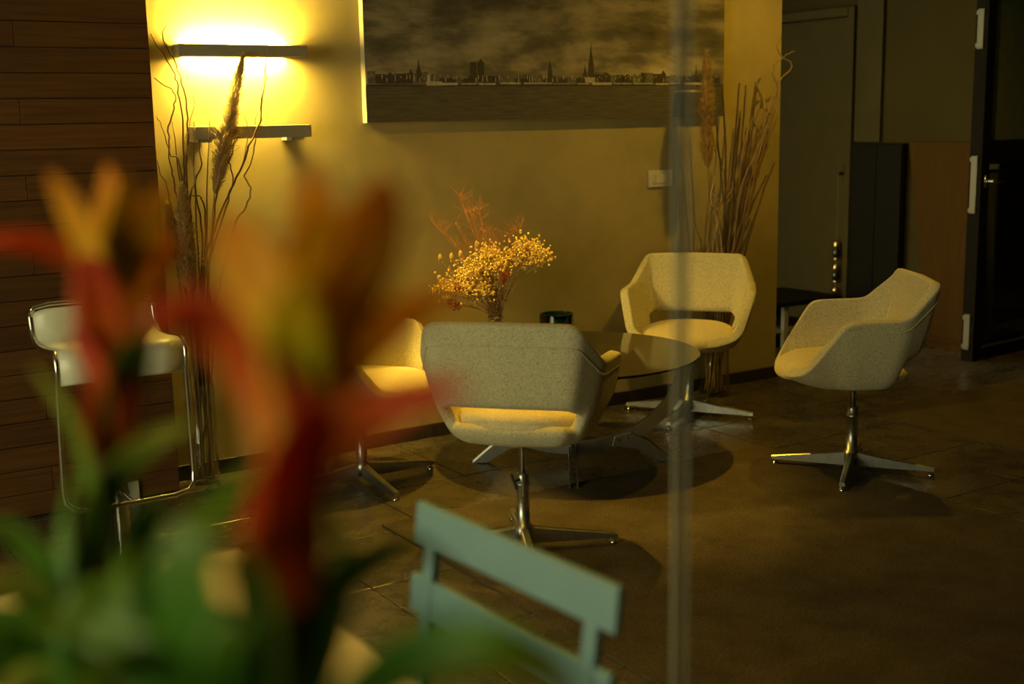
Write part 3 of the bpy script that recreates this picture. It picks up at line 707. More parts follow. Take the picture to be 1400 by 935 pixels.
bo = empty('dried_bouquet', (VX, VY, TZ+0.001)); tag(bo, 'dried bouquet of yellow blossoms and orange grass in the glass vase', 'flowers')
rb = random.Random(5)
def P2(u, v, dep=0.0):      # local bouquet coordinates: u to the right, v above table, dep away
    return er*u + ef*dep + ez*v
def octa(bm, c, r, rr):
    ax = Matrix.Rotation(rr.uniform(0, 6.3), 3, Vector((rr.uniform(-1, 1), rr.uniform(-1, 1), rr.uniform(-1, 1)+1.3)))
    v = [bm.verts.new(c + ax @ Vector(p)*r) for p in ((1, 0, 0), (-1, 0, 0), (0, 1, 0), (0, -1, 0), (0, 0, 1), (0, 0, -1))]
    for a, b, c2 in ((0, 2, 4), (2, 1, 4), (1, 3, 4), (3, 0, 4), (2, 0, 5), (1, 2, 5), (3, 1, 5), (0, 3, 5)): bm.faces.new((v[a], v[b], v[c2]))
heads = [(-0.20, 0.26, 0, .05), (-0.155, 0.29, .03, .055), (-0.12, 0.27, -.04, .055), (-0.10, 0.33, 0, .06), (-0.06, 0.31, .05, .055), (-0.06, 0.37, -.02, .06), (-0.015, 0.36, .03, .055), (-0.02, 0.41, 0, .045),
         (0.03, 0.375, -.03, .05), (0.07, 0.39, .02, .045), (0.13, 0.44, 0, .05), (0.17, 0.415, .03, .045), (0.20, 0.40, -.02, .04), (0.14, 0.365, .02, .04), (-0.10, 0.235, .03, .04), (-0.05, 0.26, -.03, .045)]
for (u, v, d, r) in heads:
    c = P2(u, v, d); bm = bmesh.new()
    st = spline([P2(u*0.08, 0.015, d*0.2), P2(u*0.12, 0.14, d*0.15), P2(u*0.5, 0.14+(v-0.14)*0.55, d*0.6), c-ez*r*0.4], 4)
    tube(bm, st, 0.0016, 4); stm = link('stem', bm, M['drystem'], bo)
    bm = bmesh.new()
    for _ in range(190):
        p = Vector((rb.gauss(0, 1), rb.gauss(0, 1), rb.gauss(0, 0.75)))*r*0.62
        octa(bm, c+p, rb.uniform(0.0035, 0.0075), rb)
    for _ in range(16):
        p = Vector((rb.gauss(0, 1), rb.gauss(0, 1), rb.uniform(0, 1)))*r*0.5; tube(bm, [c-ez*r*0.6, c+p], 0.0008, 3, False)
    link('blossom_head', bm, M['yellowfl'], bo)['kind'] = 'stuff'
for (u, v, d, r) in [(0.045, 0.325, -.05, .018), (-0.16, 0.27, -.05, .016), (-0.17, 0.19, -.02, .022), (-0.20, 0.20, 0, .018), (0.04, 0.30, -.05, .012)]:
    c = P2(u, v, d); bm = bmesh.new()
    for _ in range(40): octa(bm, c+Vector((rb.gauss(0, 1), rb.gauss(0, 1), rb.gauss(0, 1)))*r*0.6, rb.uniform(0.003, 0.006), rb)
    tube(bm, spline([P2(u*0.1, 0.14, d*0.1), P2(u*0.5, 0.15+(v-0.15)*0.6, d*0.6), c], 4), 0.0012, 4)
    link('russet_head', bm, M['redfl'], bo)['kind'] = 'stuff'
def wisp(u, v, d, hw, n):
    bm = bmesh.new(); root = P2(u*0.06, 0.14, 0); tip = P2(u, v, d)
    ax = spline([root, root.lerp(tip, 0.5)+P2(-u*0.12, 0.01), tip], 8); tube(bm, ax, [0.0010]*len(ax), 4)
    for _ in range(n):
        k = rb.randint(int(len(ax)*0.55), len(ax)-1); p = ax[k]
        q = p + Vector((rb.gauss(0, 1)*hw, rb.gauss(0, 1)*hw, abs(rb.gauss(0, 1))*hw*1.2+0.01)); m_ = p.lerp(q, 0.5)+Vector((rb.gauss(0, 1), rb.gauss(0, 1), rb.gauss(0, 1)))*0.004
        tube(bm, [p, m_, q], [0.0004, 0.00035, 0.0002], 3, False)
        for _ in range(2): octa(bm, q.lerp(p, rb.random()*0.5), 0.0012, rb)
    link('orange_grass', bm, M['orangegr'], bo)['kind'] = 'stuff'
for a in ((-0.145, 0.66, 0, .034, 60), (-0.10, 0.59, .03, .034, 60), (-0.06, 0.60, -.02, .03, 50), (-0.22, 0.52, .02, .03, 40), (-0.27, 0.56, 0, .025, 25), (-0.16, 0.54, -.02, .03, 40), (0.02, 0.48, 0, .035, 60), (0.08, 0.52, .03, .035, 45), (0.13, 0.56, 0, .03, 30), (-0.02, 0.50, .03, .03, 40)): wisp(*a)
for (u, v, d) in ((-0.185, 0.40, 0), (-0.195, 0.345, 0.01), (-0.145, 0.41, -0.01), (-0.14, 0.385, 0.02), (-0.075, 0.45, 0), (-0.235, 0.395, 0)):
    bm = bmesh.new(); c = P2(u, v, d)
    lathe(bm, [(0, -0.016), (0.007, -0.012), (0.010, 0), (0.007, 0.012), (0, 0.02)], 10, c); tube(bm, spline([P2(u*0.08, 0.14, 0), P2(u*0.55, v*0.62, d), c], 5), 0.001, 4)
    link('bunny_tail', bm, M['plume'], bo, True)
for i in range(16):       # leafy dry stems low in the bouquet
    u = rb.uniform(-0.06, 0.09); v = rb.uniform(0.22, 0.33); bm = bmesh.new(); pth = spline([P2(u*0.1, 0.02, 0), P2(u*0.15, 0.14, 0), P2(u, v, rb.uniform(-.05, .05))], 5)
    tube(bm, pth, 0.0016, 4)
    for q in pth[5:]: octa(bm, q+Vector((rb.gauss(0, 1), rb.gauss(0, 1), rb.gauss(0, 1)))*0.008, rb.uniform(0.004, 0.008), rb)
    link('dry_stem', bm, M['drystem'], bo)

# ------------------------------------------------------------------ tall twig arrangements
def glass_vase(x, y, h, r, label):
    e = empty('floor_vase', (x, y, 0)); tag(e, label, 'vase')
    bm = bmesh.new(); lathe(bm, [(0, 0), (r*0.9, 0), (r, 0.01), (r*0.92, h), (r*0.92-0.004, h), (r-0.005, 0.022), (0, 0.018)], 36); link('glass', bm, M['glass'], e, True); return e
def twig(parent, pts, r0, r1, mat, rr, name='twig', jit=0.004):
    p = spline(pts, 5); n = len(p); out = []
    for i, q in enumerate(p): out.append(q + Vector((rr.gauss(0, 1), rr.gauss(0, 1), rr.gauss(0, 0.3)))*jit*(i/n))
    bm = bmesh.new(); tube(bm, out, [r0+(r1-r0)*i/(n-1) for i in range(n)], 6); return link(name, bm, mat, parent, True)
def plume(parent, axis, width, n, rr):
    bm = bmesh.new(); ax = spline(axis, 10); m_ = len(ax)
    lob = [rr.uniform(0.75, 1.2) for _ in range(9)]
    for _ in range(n):
        t = rr.random()**0.85; k = min(m_-2, int(t*(m_-1))); p = ax[k].lerp(ax[k+1], rr.random()); tg = (ax[k+1]-ax[k]).normalized()
        prof = (min(1, 0.35+t*2.6) if t < 0.25 else 1.0)*(1-max(0, t-0.35)/0.65)**0.75 + 0.06
        prof *= lob[int(t*8.99)]
        a = rr.uniform(0, 2*PI); u, v = frame_of(tg); o_ = u*math.cos(a)+v*math.sin(a)
        ln = rr.uniform(0.025, 0.06)*(1.1-0.5*t); wv = width*prof*(0.3+0.8*rr.random()**0.8)
        q = p + o_*wv*0.75 + tg*ln*0.8; e_ = p + o_*wv*1.15 + tg*ln*1.05 + Vector((rr.gauss(0, 1), rr.gauss(0, 1), rr.gauss(0, 1)-0.8))*0.007
        s = tg.cross(o_)*0.0014
        v0, v1, v2, v3, v4 = bm.verts.new(p-s), bm.verts.new(p+s), bm.verts.new(q+s), bm.verts.new(q-s), bm.verts.new(e_)
        bm.faces.new((v0, v1, v2, v3)); bm.faces.new((v3, v2, v4))
    return link('plume', bm, M['plume'], parent, recalc=False)
def pampas(base, pts, i0, width, n, label, seed):
    rr = random.Random(seed); e = empty('pampas_grass', base); tag(e, label, 'pampas grass', 'dried pampas stems')
    b = Vector(base); pts = [Vector(p)-b for p in pts]
    twig(e, pts, 0.004, 0.0025, M['reed'], rr, 'stem', 0.0)
    plume(e, pts[i0:], width, n, rr)
LB = Vector((1.575, -0.085, 0.0))
glass_vase(LB.x, LB.y, 0.42, 0.062, 'clear glass floor vase in the corner beside the plank wall')
tb = empty('twig_bundle', (LB.x, LB.y, 0.02)); tag(tb, 'curly bare twigs rising beside the glowing wall lamp', 'twigs')
LT = [[(1.557,0.798),(1.551,1.156),(1.552,1.305),(1.555,1.469),(1.544,1.603),(1.518,1.681),(1.453,1.800)],
[(1.581,0.795),(1.572,1.247),(1.589,1.412),(1.590,1.522),(1.582,1.612),(1.556,1.700),(1.519,1.779),(1.534,1.840)],
[(1.596,0.794),(1.663,1.040),(1.720,1.168),(1.789,1.297),(1.831,1.389),(1.874,1.472),(1.881,1.545),(1.908,1.629),(1.906,1.706)],
[(1.621,0.582),(1.671,0.787),(1.758,1.051),(1.806,1.117),(1.835,1.189),(1.811,1.249),(1.838,1.295),(1.861,1.368),(1.878,1.490),(1.929,1.574)],
[(1.566,0.797),(1.541,1.091),(1.525,1.206),(1.519,1.286),(1.499,1.414),(1.476,1.495)],
[(1.575,0.796),(1.569,1.155),(1.591,1.229),(1.585,1.304),(1.563,1.376),(1.586,1.457),(1.612,1.583)],
[(1.561,0.856),(1.537,1.294),(1.500,1.344),(1.495,1.434),(1.524,1.523),(1.525,1.584),(1.455,1.636)],
[(1.541,0.740),(1.518,0.976),(1.507,1.104),(1.485,1.217),(1.453,1.334)],
[(1.617,0.703),(1.654,0.996),(1.699,1.227),(1.769,1.370),(1.770,1.486)],
[(1.607,0.734),(1.639,1.085),(1.620,1.173),(1.570,1.176)],
[(1.60,0.75),(1.66,1.0),(1.71,1.13),(1.74,1.25),(1.73,1.33),(1.77,1.42)],
[(1.59,0.7),(1.62,1.02),(1.60,1.2),(1.63,1.33),(1.61,1.45)]]
rl = random.Random(21)
for i, t in enumerate(LT):
    yo = -0.13 + rl.uniform(-0.035, 0.03); a = rl.uniform(0, 6.28)
    base = Vector((LB.x+0.035*math.cos(a), LB.y+0.03*math.sin(a), 0.022))
    pts = [base] + [Vector((x, LB.y*0.4+yo*0.6 + (yo-LB.y*0.4-yo*0.6)*min(1, k/3), z)) for k, (x, z) in enumerate(t)]
    pts = [p - tb.location for p in pts]
    tw = twig(tb, pts, 0.0052, 0.0017, M['twig'] if i not in (3, 5) else M['palewig'], rl)
    if i == 2:
        o_ = -tb.location
        for br in ([(1.878,1.490),(1.912,1.701),(1.924,1.750),(1.971,1.814),(1.980,1.905)], [(1.872,1.449),(1.946,1.483),(2.003,1.532)], [(1.79,1.30),(1.82,1.42),(1.80,1.5),(1.73,1.53)], [(1.85,1.42),(1.93,1.54),(2.02,1.56)]):
            twig(tw, [Vector((x, yo, z))+o_ for x, z in br], 0.002, 0.0009, M['palewig'], rl, 'side_twig', 0.002)
for i in range(3):
    a = rl.uniform(0, 6.28); pts = [Vector((0.04*math.cos(a), 0.03*math.sin(a), 0.002)), Vector((rl.uniform(-0.03, 0.06), rl.uniform(-0.04, 0.02), 0.5)), Vector((rl.uniform(-0.05, 0.09), rl.uniform(-0.05, 0), 0.95)), Vector((rl.uniform(-0.06, 0.10), rl.uniform(-0.06, 0), 1.45))]
    twig(tb, pts, 0.005, 0.002, M['twig'], rl)
pampas((LB.x+0.01, LB.y, 0.022), [(LB.x+0.01, LB.y, 0.022), (1.620, -0.11, 0.702), (1.672, -0.13, 1.179), (1.744, -0.14, 1.457), (1.814, -0.145, 1.708)], 2, 0.062, 5200, 'tall pampas plume pointing up in front of the glowing wall lamp', 1)
pampas((LB.x-0.01, LB.y-0.01, 0.022), [(LB.x-0.01, LB.y-0.01, 0.022), (1.560, -0.12, 0.648), (1.540, -0.14, 0.80), (1.537, -0.145, 1.004), (1.537, -0.145, 1.212)], 2, 0.060, 4200, 'short bright pampas plume beside the end of the plank wall', 2)
pampas((LB.x-0.02, LB.y+0.01, 0.022), [(LB.x-0.02, LB.y+0.01, 0.022), (1.53, -0.09, 0.652), (1.51, -0.10, 0.92), (1.49, -0.10, 1.137)], 2, 0.048, 2000, 'smallest pampas plume, low behind the plank wall edge', 3)

RB = Vector((4.33, -0.13, 0.0))
glass_vase(RB.x, RB.y, 0.40, 0.085, 'clear glass floor vase behind the chair that faces us')
tb2 = empty('twig_bundle', (RB.x, RB.y, 0.02)); tag(tb2, 'straight and curly twigs behind the chair facing us', 'twigs')
RT = [[(4.309,0.247),(4.325,0.819),(4.334,1.228),(4.309,1.600)],[(4.370,0.240),(4.396,0.814),(4.443,1.299),(4.472,1.618)],[(4.385,0.237),(4.422,0.812),(4.484,1.298),(4.513,1.607)],[(4.39,0.235),(4.442,0.811),(4.516,1.222),(4.559,1.599)],[(4.39,0.233),(4.463,0.809),(4.551,1.258),(4.605,1.621)],[(4.314,0.246),(4.346,0.780),(4.305,1.155),(4.272,1.430)],[(4.339,0.243),(4.371,0.778),(4.400,1.152),(4.430,1.446)],[(4.395,0.231),(4.485,0.751),(4.593,1.030),(4.683,1.209)],[(4.385,0.232),(4.495,0.769),(4.558,0.956),(4.674,1.141)]]
RC = [[(4.309,0.555),(4.382,0.777),(4.427,1.076),(4.550,1.296),(4.684,1.555),(4.693,1.629),(4.770,1.685),(4.764,1.722),(4.716,1.744),(4.789,1.778)],[(4.386,0.548),(4.458,0.810),(4.529,1.109),(4.626,1.369),(4.705,1.573),(4.671,1.666),(4.690,1.721),(4.732,1.740),(4.699,1.795),(4.718,1.843)],[(4.284,0.557),(4.306,0.783),(4.269,0.935),(4.228,1.048),(4.265,1.194),(4.254,1.304),(4.233,1.377)],[(4.304,0.555),(4.341,0.818),(4.303,0.970),(4.377,1.078),(4.350,1.154),(4.324,1.247)],[(4.324,0.553),(4.280,0.859),(4.328,1.006),(4.396,1.096),(4.435,1.188),(4.473,1.335),(4.522,1.445)],[(4.29,0.559),(4.241,0.787),(4.279,0.934),(4.218,1.012)]]
r2 = random.Random(31)
for t in RT:
    a = r2.uniform(0, 6.28); yo = -0.16+r2.uniform(-0.05, 0.05)
    pts = [Vector((RB.x+0.05*math.cos(a), RB.y+0.05*math.sin(a), 0.022))] + [Vector((x, RB.y if k == 0 else yo, z)) for k, (x, z) in enumerate(t)]
    twig(tb2, [p-tb2.location for p in pts], 0.0062, 0.0042, M['twig'], r2, jit=0.0015)
for i, t in enumerate(RC):
    yo = -0.17+r2.uniform(-0.05, 0.04)
    pts = [Vector((RB.x+r2.uniform(-.04, .04), RB.y+r2.uniform(-.04, .04), 0.022))] + [Vector((x, yo, z)) for x, z in t]
    twig(tb2, [p-tb2.location for p in pts], 0.0052, 0.003, M['palewig'], r2, 'curly_twig', 0.003)
for i in range(14):       # tan reeds fanning to the right
    t = r2.random(); yo = -0.16+r2.uniform(-0.05, 0.05); off = r2.uniform(-0.028, 0.028)
    top = (4.665+off*0.7+r2.uniform(-0.02, 0.02), r2.uniform(1.3, 1.57))
    pts = [Vector((RB.x+r2.uniform(-.05, .05), RB.y+r2.uniform(-.04, .04), 0.022)), Vector((4.36+off, RB.y, 0.45)), Vector((4.45+off, yo, 0.85)), Vector((4.54+off*1.3, yo, 1.15)), Vector((top[0], yo, top[1]))]
    twig(tb2, [p-tb2.location for p in pts], 0.005, 0.003, M['reed'] if i % 3 else M['palewig'], r2, 'reed', 0.004)
for i in range(8):        # low curls
    u = r2.uniform(-0.12, 0.12); z0 = r2.uniform(0.7, 0.95); pts = [Vector((r2.uniform(-.03, .03), r2.uniform(-.03, .03), 0.002)), Vector((u*0.4, 0, 0.5)), Vector((u*0.8, -0.02, z0-0.1))]
    for k in range(4): pts.append(Vector((u+r2.uniform(-0.05, 0.05), r2.uniform(-0.06, 0.02), z0+k*0.06)))
    twig(tb2, pts, 0.0035, 0.0014, M['palewig'], r2, 'curly_twig', 0.002)
pampas((4.28, -0.14, 0.022), [(4.28, -0.14, 0.022), (4.238, -0.16, 0.45), (4.221, -0.2, 0.789), (4.216, -0.2, 1.19), (4.203, -0.2, 1.485), (4.205, -0.2, 1.742)], 3, 0.056, 5500, 'pampas plume overlapping the right end of the skyline picture', 4)
pampas((4.35, -0.12, 0.022), [(4.35, -0.12, 0.022), (4.41, -0.15, 0.5), (4.47, -0.18, 0.88), (4.53, -0.18, 1.03), (4.60, -0.18, 1.24), (4.64, -0.18, 1.36)], 3, 0.020, 500, 'slim tan seed head leaning right among the twigs', 5)

# ------------------------------------------------------------------ bar stool
bst = empty('bar_stool', (1.03, -0.85, 0)); tag(bst, 'white bar stool with chrome loop frame by the plank wall', 'bar stool')
prof = [(-0.155, 0.665), (-0.165, 0.70), (-0.162, 0.735), (-0.150, 0.757), (-0.125, 0.766), (-0.08, 0.764), (0.0, 0.757), (0.07, 0.755), (0.115, 0.760), (0.145, 0.782), (0.160, 0.815), (0.168, 0.850), (0.170, 0.866)]
pr = spline([(0, y, z) for y, z in prof], 3)
bm = bmesh.new(); W_ = 0.195; rows = []
for i, p in enumerate(pr):
    t = i/(len(pr)-1); wd = W_
    if t > 0.9: wd = W_-0.055*((t-0.9)/0.1)**2
    rows.append([bm.verts.new((wd*s, p.y, p.z)) for s in (-1, -0.6, -0.2, 0.2, 0.6, 1)])
for a, b in zip(rows, rows[1:]):
    for k in range(5): bm.faces.new((a[k], a[k+1], b[k+1], b[k]))
st = link('seat', bm, M['stoolseat'], bst, True); sm = st.modifiers.new('s', 'SOLIDIFY'); sm.thickness = 0.012; sm.offset = 0
bm = bmesh.new()
left = [Vector((-0.203, p.y, p.z)) for p in pr]; right = [Vector((0.203, p.y, p.z)) for p in pr]
top = [Vector((-0.19, 0.171, 0.872)), Vector((-0.14, 0.172, 0.880)), Vector((0.14, 0.172, 0.880)), Vector((0.19, 0.171, 0.872))]
loop = left[:-2] + [Vector((-0.203, 0.169, 0.845))] + top + [Vector((0.203, 0.169, 0.845))] + right[:-2][::-1]
legr = [Vector((0.205, -0.15, 0.62)), Vector((0.21, -0.145, 0.33)), Vector((0.207, -0.15, 0.285)), Vector((0.185, -0.155, 0.262)), Vector((0.14, -0.16, 0.252)), Vector((0.0, -0.16, 0.252))]
legl = [Vector((-v.x, v.y, v.z)) for v in legr[:-1]][::-1]
path = loop + legr + legl + [loop[0]]
tube(bm, path, 0.0088, 10, False); link('frame_loop', bm, M['chrome'], bst, True)
bm = bmesh.new(); tube(bm, [(0, 0, 0.02), (0, 0, 0.44)], 0.028, 24); tube(bm, [(0, 0, 0.44), (0, 0, 0.745)], 0.019, 20); link('column', bm, M['chrome'], bst)
bm = bmesh.new(); tube(bm, [(0, -0.16, 0.252), (0, -0.028, 0.252)], 0.008, 8); link('footrest_strut', bm, M['chrome'], bst)
bm = bmesh.new(); lathe(bm, [(0, 0), (0.19, 0), (0.195, 0.004), (0.19, 0.009), (0.05, 0.016), (0.04, 0.03), (0, 0.032)], 48); link('base_plate', bm, M['chrome'], bst, True)

# ------------------------------------------------------------------ cream table
ct = empty('cream_table', (0.27, -3.355, 0)); tag(ct, 'cream topped square table in the foreground behind the flowering plants', 'table')
bm = bmesh.new(); box(bm, -0.42, 0.42, -0.395, 0.395, 0.715, 0.74)
link('table_top', bm, M['tabletop'], ct, bevel=0.006)
bm = bmesh.new(); lathe(bm, [(0, 0), (0.17, 0), (0.175, 0.006), (0.165, 0.014), (0.05, 0.024), (0.03, 0.04), (0.03, 0.69), (0.12, 0.714), (0, 0.714)], 36); link('pedestal', bm, M['grey'], ct, True)

# ------------------------------------------------------------------ teal folding chair
A = Vector((0.858, -3.30, 0)); B = Vector((0.890, -3.765, 0))
fc = empty('folding_chair', (A.x, (A.y+B.y)/2, 0)); tag(fc, 'teal slatted folding chair tucked against the cream table', 'folding chair')
o0 = fc.location.copy()
ay = (B-A).normalized(); Lc = (B-A).length; axb = Vector((-ay.y, ay.x, 0))      # axb points away from table (+x)
if axb.x < 0: axb = -axb
mid_ = (A+B)/2 - o0
def fpt(s, d, z): return mid_ + ay*s + axb*d + Vector((0, 0, z))
def slat(name, zc, hgt, lean, half):
    bm = bmesh.new(); n = 10; prev = None
    def sec(s):
        bow = -0.012*(1-(s/half)**2)*0
        out = []
        for dz, dd in ((-hgt/2, -0.006), (hgt/2, -0.006), (hgt/2, 0.006), (-hgt/2, 0.006)):
            out.append(bm.verts.new(fpt(s, lean+dd+dz*0.12+bow, zc+dz)))
        return out
    for i in range(n+1):
        c_ = sec(-half+2*half*i/n)
        if prev:
            for k in range(4): bm.faces.new((prev[k], prev[(k+1) % 4], c_[(k+1) % 4], c_[k]))
        else: bm.faces.new(c_)
        prev = c_
    bm.faces.new(prev[::-1]); return link(name, bm, M['teal'], fc, bevel=0.003)
slat('back_slat', 0.845, 0.062, 0.0, Lc/2)
slat('back_slat', 0.735, 0.058, -0.014, Lc/2)
for s in (-1, 1):
    ss = s*(Lc/2-0.045)
    bm = bmesh.new()
    pth = [fpt(ss, 0.002, 0.855), fpt(ss, -0.018, 0.72), fpt(ss, -0.05, 0.46), fpt(ss, -0.40, 0.0)]
    for p, q in zip(pth, pth[1:]):
        aa = []
        for pt in (p, q):
            aa.append([bm.verts.new(pt + ay*u*0.013 + axb*v*0.006) for u, v in ((-1, -1), (1, -1), (1, 1), (-1, 1))])
        for k in range(4): bm.faces.new((aa[0][k], aa[0][(k+1) % 4], aa[1][(k+1) % 4], aa[1][k]))
        bm.faces.new(aa[0]); bm.faces.new(aa[1][::-1])
    link('back_post', bm, M['teal'], fc)
    bm = bmesh.new(); s2 = s*(Lc/2-0.075)
    pth = [fpt(s2, -0.42, 0.45), fpt(s2, -0.02, 0.0)]
    aa = [[bm.verts.new(pt + ay*u*0.012 + axb*v*0.008) for u, v in ((-1, -1), (1, -1), (1, 1), (-1, 1))] for pt in pth]
    for k in range(4): bm.faces.new((aa[0][k], aa[0][(k+1) % 4], aa[1][(k+1) % 4], aa[1][k]))
    bm.faces.new(aa[0]); bm.faces.new(aa[1][::-1]); link('leg', bm, M['teal'], fc)
for i in range(6):
    d = -0.085-i*0.062; bm = bmesh.new()
    vs_ = [bm.verts.new(fpt(s*(Lc/2-0.02), d+e, 0.455+z)) for s in (-1, 1) for e in (-0.024, 0.024) for z in (-0.008, 0.008)]
    for q in ((0, 1, 3, 2), (4, 6, 7, 5), (0, 4, 5, 1), (2, 3, 7, 6), (0, 2, 6, 4), (1, 5, 7, 3)): bm.faces.new([vs_[k] for k in q])
    link('seat_slat', bm, M['teal'], fc, bevel=0.002)

# ------------------------------------------------------------------ bromeliads
def blade(parent, name, pts, wid, mat, base_w=0.6):
    """a lance-shaped leaf or bract along a curved midrib (mm, relative to the plant's root), folded along the midrib"""
    P_ = spline([Vector(p)*0.001 + Vector((0, 0, parent['root_z'])) for p in pts], 5); n = len(P_)-1
    bm = bmesh.new(); uvl = bm.loops.layers.uv.new('UVMap'); rows = []; prev = None
    chord = P_[-1]-P_[0]; out = Vector((chord.x, chord.y, 0))
    ref = (out.normalized()*0.5 if out.length > 0.01 else -ef*0.5) - ef*0.55 + ez*0.45      # the blade's upper face
    for i, p in enumerate(P_):
        d = (P_[min(i+1, n)]-P_[max(i-1, 0)]).normalized()
        s = d.cross(ref).normalized()
        if prev is not None and s.dot(prev) < 0: s = -s
        if prev is not None: s = (s+prev*1.5).normalized()
        prev = s; t = i/n; up = s.cross(d).normalized()
        wv = wid*0.0005*((base_w+(1-base_w)*math.sin(min(1, t/0.4)*PI/2)) if t < 0.4 else max(0.03, math.cos((t-0.4)/0.6*PI/2)**0.75))
        rows.append([(bm.verts.new(p + s*wv*u - up*wv*0.25*(1-abs(u))), u, t) for u in (-1, -0.5, 0, 0.5, 1)])
    for A_, B_ in zip(rows, rows[1:]):
        for k in range(4):
            f = bm.faces.new((A_[k][0], A_[k+1][0], B_[k+1][0], B_[k][0])); f.smooth = True
            for lp, src in zip(f.loops, (A_[k], A_[k+1], B_[k+1], B_[k])): lp[uvl].uv = ((src[1]+1)/2, src[2])
    o = link(name, bm, mat, parent, recalc=False)
    so2 = o.modifiers.new('s', 'SOLIDIFY'); so2.thickness = 0.0008
    return o
def bromeliad(root, pot_r, label, leaves, bracts, scape, ledge_z):
    e = empty('bromeliad', (root[0], root[1], ledge_z)); tag(e, label, 'potted plant', 'potted bromeliads')
    rz = root[2]-ledge_z; e['root_z'] = rz
    bm = bmesh.new(); lathe(bm, [(0, 0), (pot_r*0.75, 0), (pot_r, rz-0.015), (pot_r*1.05, rz-0.012), (pot_r*1.05, rz), (pot_r*0.95, rz), (pot_r*0.93, rz-0.02), (0, rz-0.022)], 32); link('pot', bm, M['pot'], e, True)
    bm = bmesh.new(); lathe(bm, [(0, rz-0.008), (pot_r*0.93, rz-0.012), (pot_r*0.9, rz-0.02), (0, rz-0.02)], 24); link('soil', bm, M['soil'], e)
    bm = bmesh.new(); tube(bm, spline([Vector(p)*0.001+Vector((0, 0, rz)) for p in scape], 4), 0.0055, 10); link('scape', bm, M['scape'], e, True)
    for m, wd, pts in leaves: blade(e, 'leaf', [(0, 0, -5)] + pts, wd*1.2, M[m], 0.8)
    for m, wd, pts in bracts: blade(e, 'bract', pts, wd*1.22, M[m], 0.75)
    return e
LEDGE = 0.925
R_BRACTS = [
  ('bract_red', 22, [(12,12,120),(4,20,163),(-10,28,189),(-24,33,195),(-42,37,188)]),
  ('bract_red', 26, [(16,10,123),(11,14,156),(2,13,180)]),
  ('bract_or', 29, [(24,19,160),(22,39,191),(15,54,216),(10,67,231)]),
  ('bract_or', 25, [(37,26,175),(45,39,203),(49,48,229),(53,57,254)]),
  ('bract_or', 28, [(31,5,175),(41,-2,201),(51,-9,223),(60,-17,245)]),
  ('bract_or', 26, [(48,33,186),(69,44,214),(82,45,231),(90,50,248)]),
  ('bract_or', 19, [(32,11,147),(53,14,171),(76,15,185),(106,10,196)]),
  ('bract_red', 18, [(20,1,121),(34,-15,142),(50,-34,158),(72,-54,164)]),
  ('bract_red', 21, [(27,10,128),(57,18,142),(76,19,148)]),
  ('bract_ye', 25, [(18,5,160),(17,3,177),(16,1,193),(19,2,209)]),
  ('bract_ye', 20, [(34,11,184),(38,13,203),(40,15,220),(45,21,236)]),
  ('bract_or', 27, [(25,27,145),(24,51,169),(25,66,188),(28,75,210)]),
  ('bract_red', 27, [(4,-7,63),(6,-3,88),(10,0,113),(17,6,137)]),
  ('bract_red', 26, [(11,6,61),(17,13,85),(21,16,111),(26,18,137)]),
  ('bract_red', 27, [(12,17,60),(15,27,85),(19,30,111),(25,32,138)]),
  ('bract_red', 27, [(5,-8,90),(8,-10,116),(16,-10,141),(22,-16,160)]),
  ('bract_or', 28, [(16,10,96),(20,13,122),(21,17,144),(20,23,169)]),
  ('bract_or', 31, [(21,3,131),(25,5,156),(29,8,181)]),
]
R_LEAVES = [
  ('leaf', 34, [(-20,24,-2),(-34,8,47),(-37,5,82),(-34,2,104),(-24,2,110)]),
  ('leaf2', 19, [(-6,5,3),(-10,-8,47),(-13,-12,76),(-18,-11,93),(-26,-10,102)]),
  ('leaf', 13, [(6,-25,15),(25,-53,51),(45,-75,67),(60,-96,70),(78,-110,57),(85,-118,43)]),
  ('leaf2', 13, [(16,-9,6),(42,-32,32),(65,-57,44),(86,-71,40),(101,-84,24)]),
  ('leaf', 16, [(16,20,30),(34,25,52),(62,34,62),(93,39,64),(117,30,41)]),
  ('leaf', 19, [(-8,28,-3),(-22,60,43),(-6,81,77),(25,90,99),(47,89,107)]),
  ('leaf', 22, [(-14,43,-11),(-39,67,27),(-56,104,36),(-80,119,35)]),
  ('leaf', 23, [(-17,12,3),(-44,1,43),(-67,-5,58),(-90,-4,48)]),
  ('leaf', 16, [(6,9,1),(22,14,19),(36,21,39),(53,40,65),(54,57,87)]),
  ('leaf', 22, [(-8,61,-21),(-35,109,10),(-32,137,39),(-17,144,56)]),
  ('leaf', 18, [(-21,-8,13),(-35,-27,51),(-33,-35,73),(-28,-43,80)]),
]
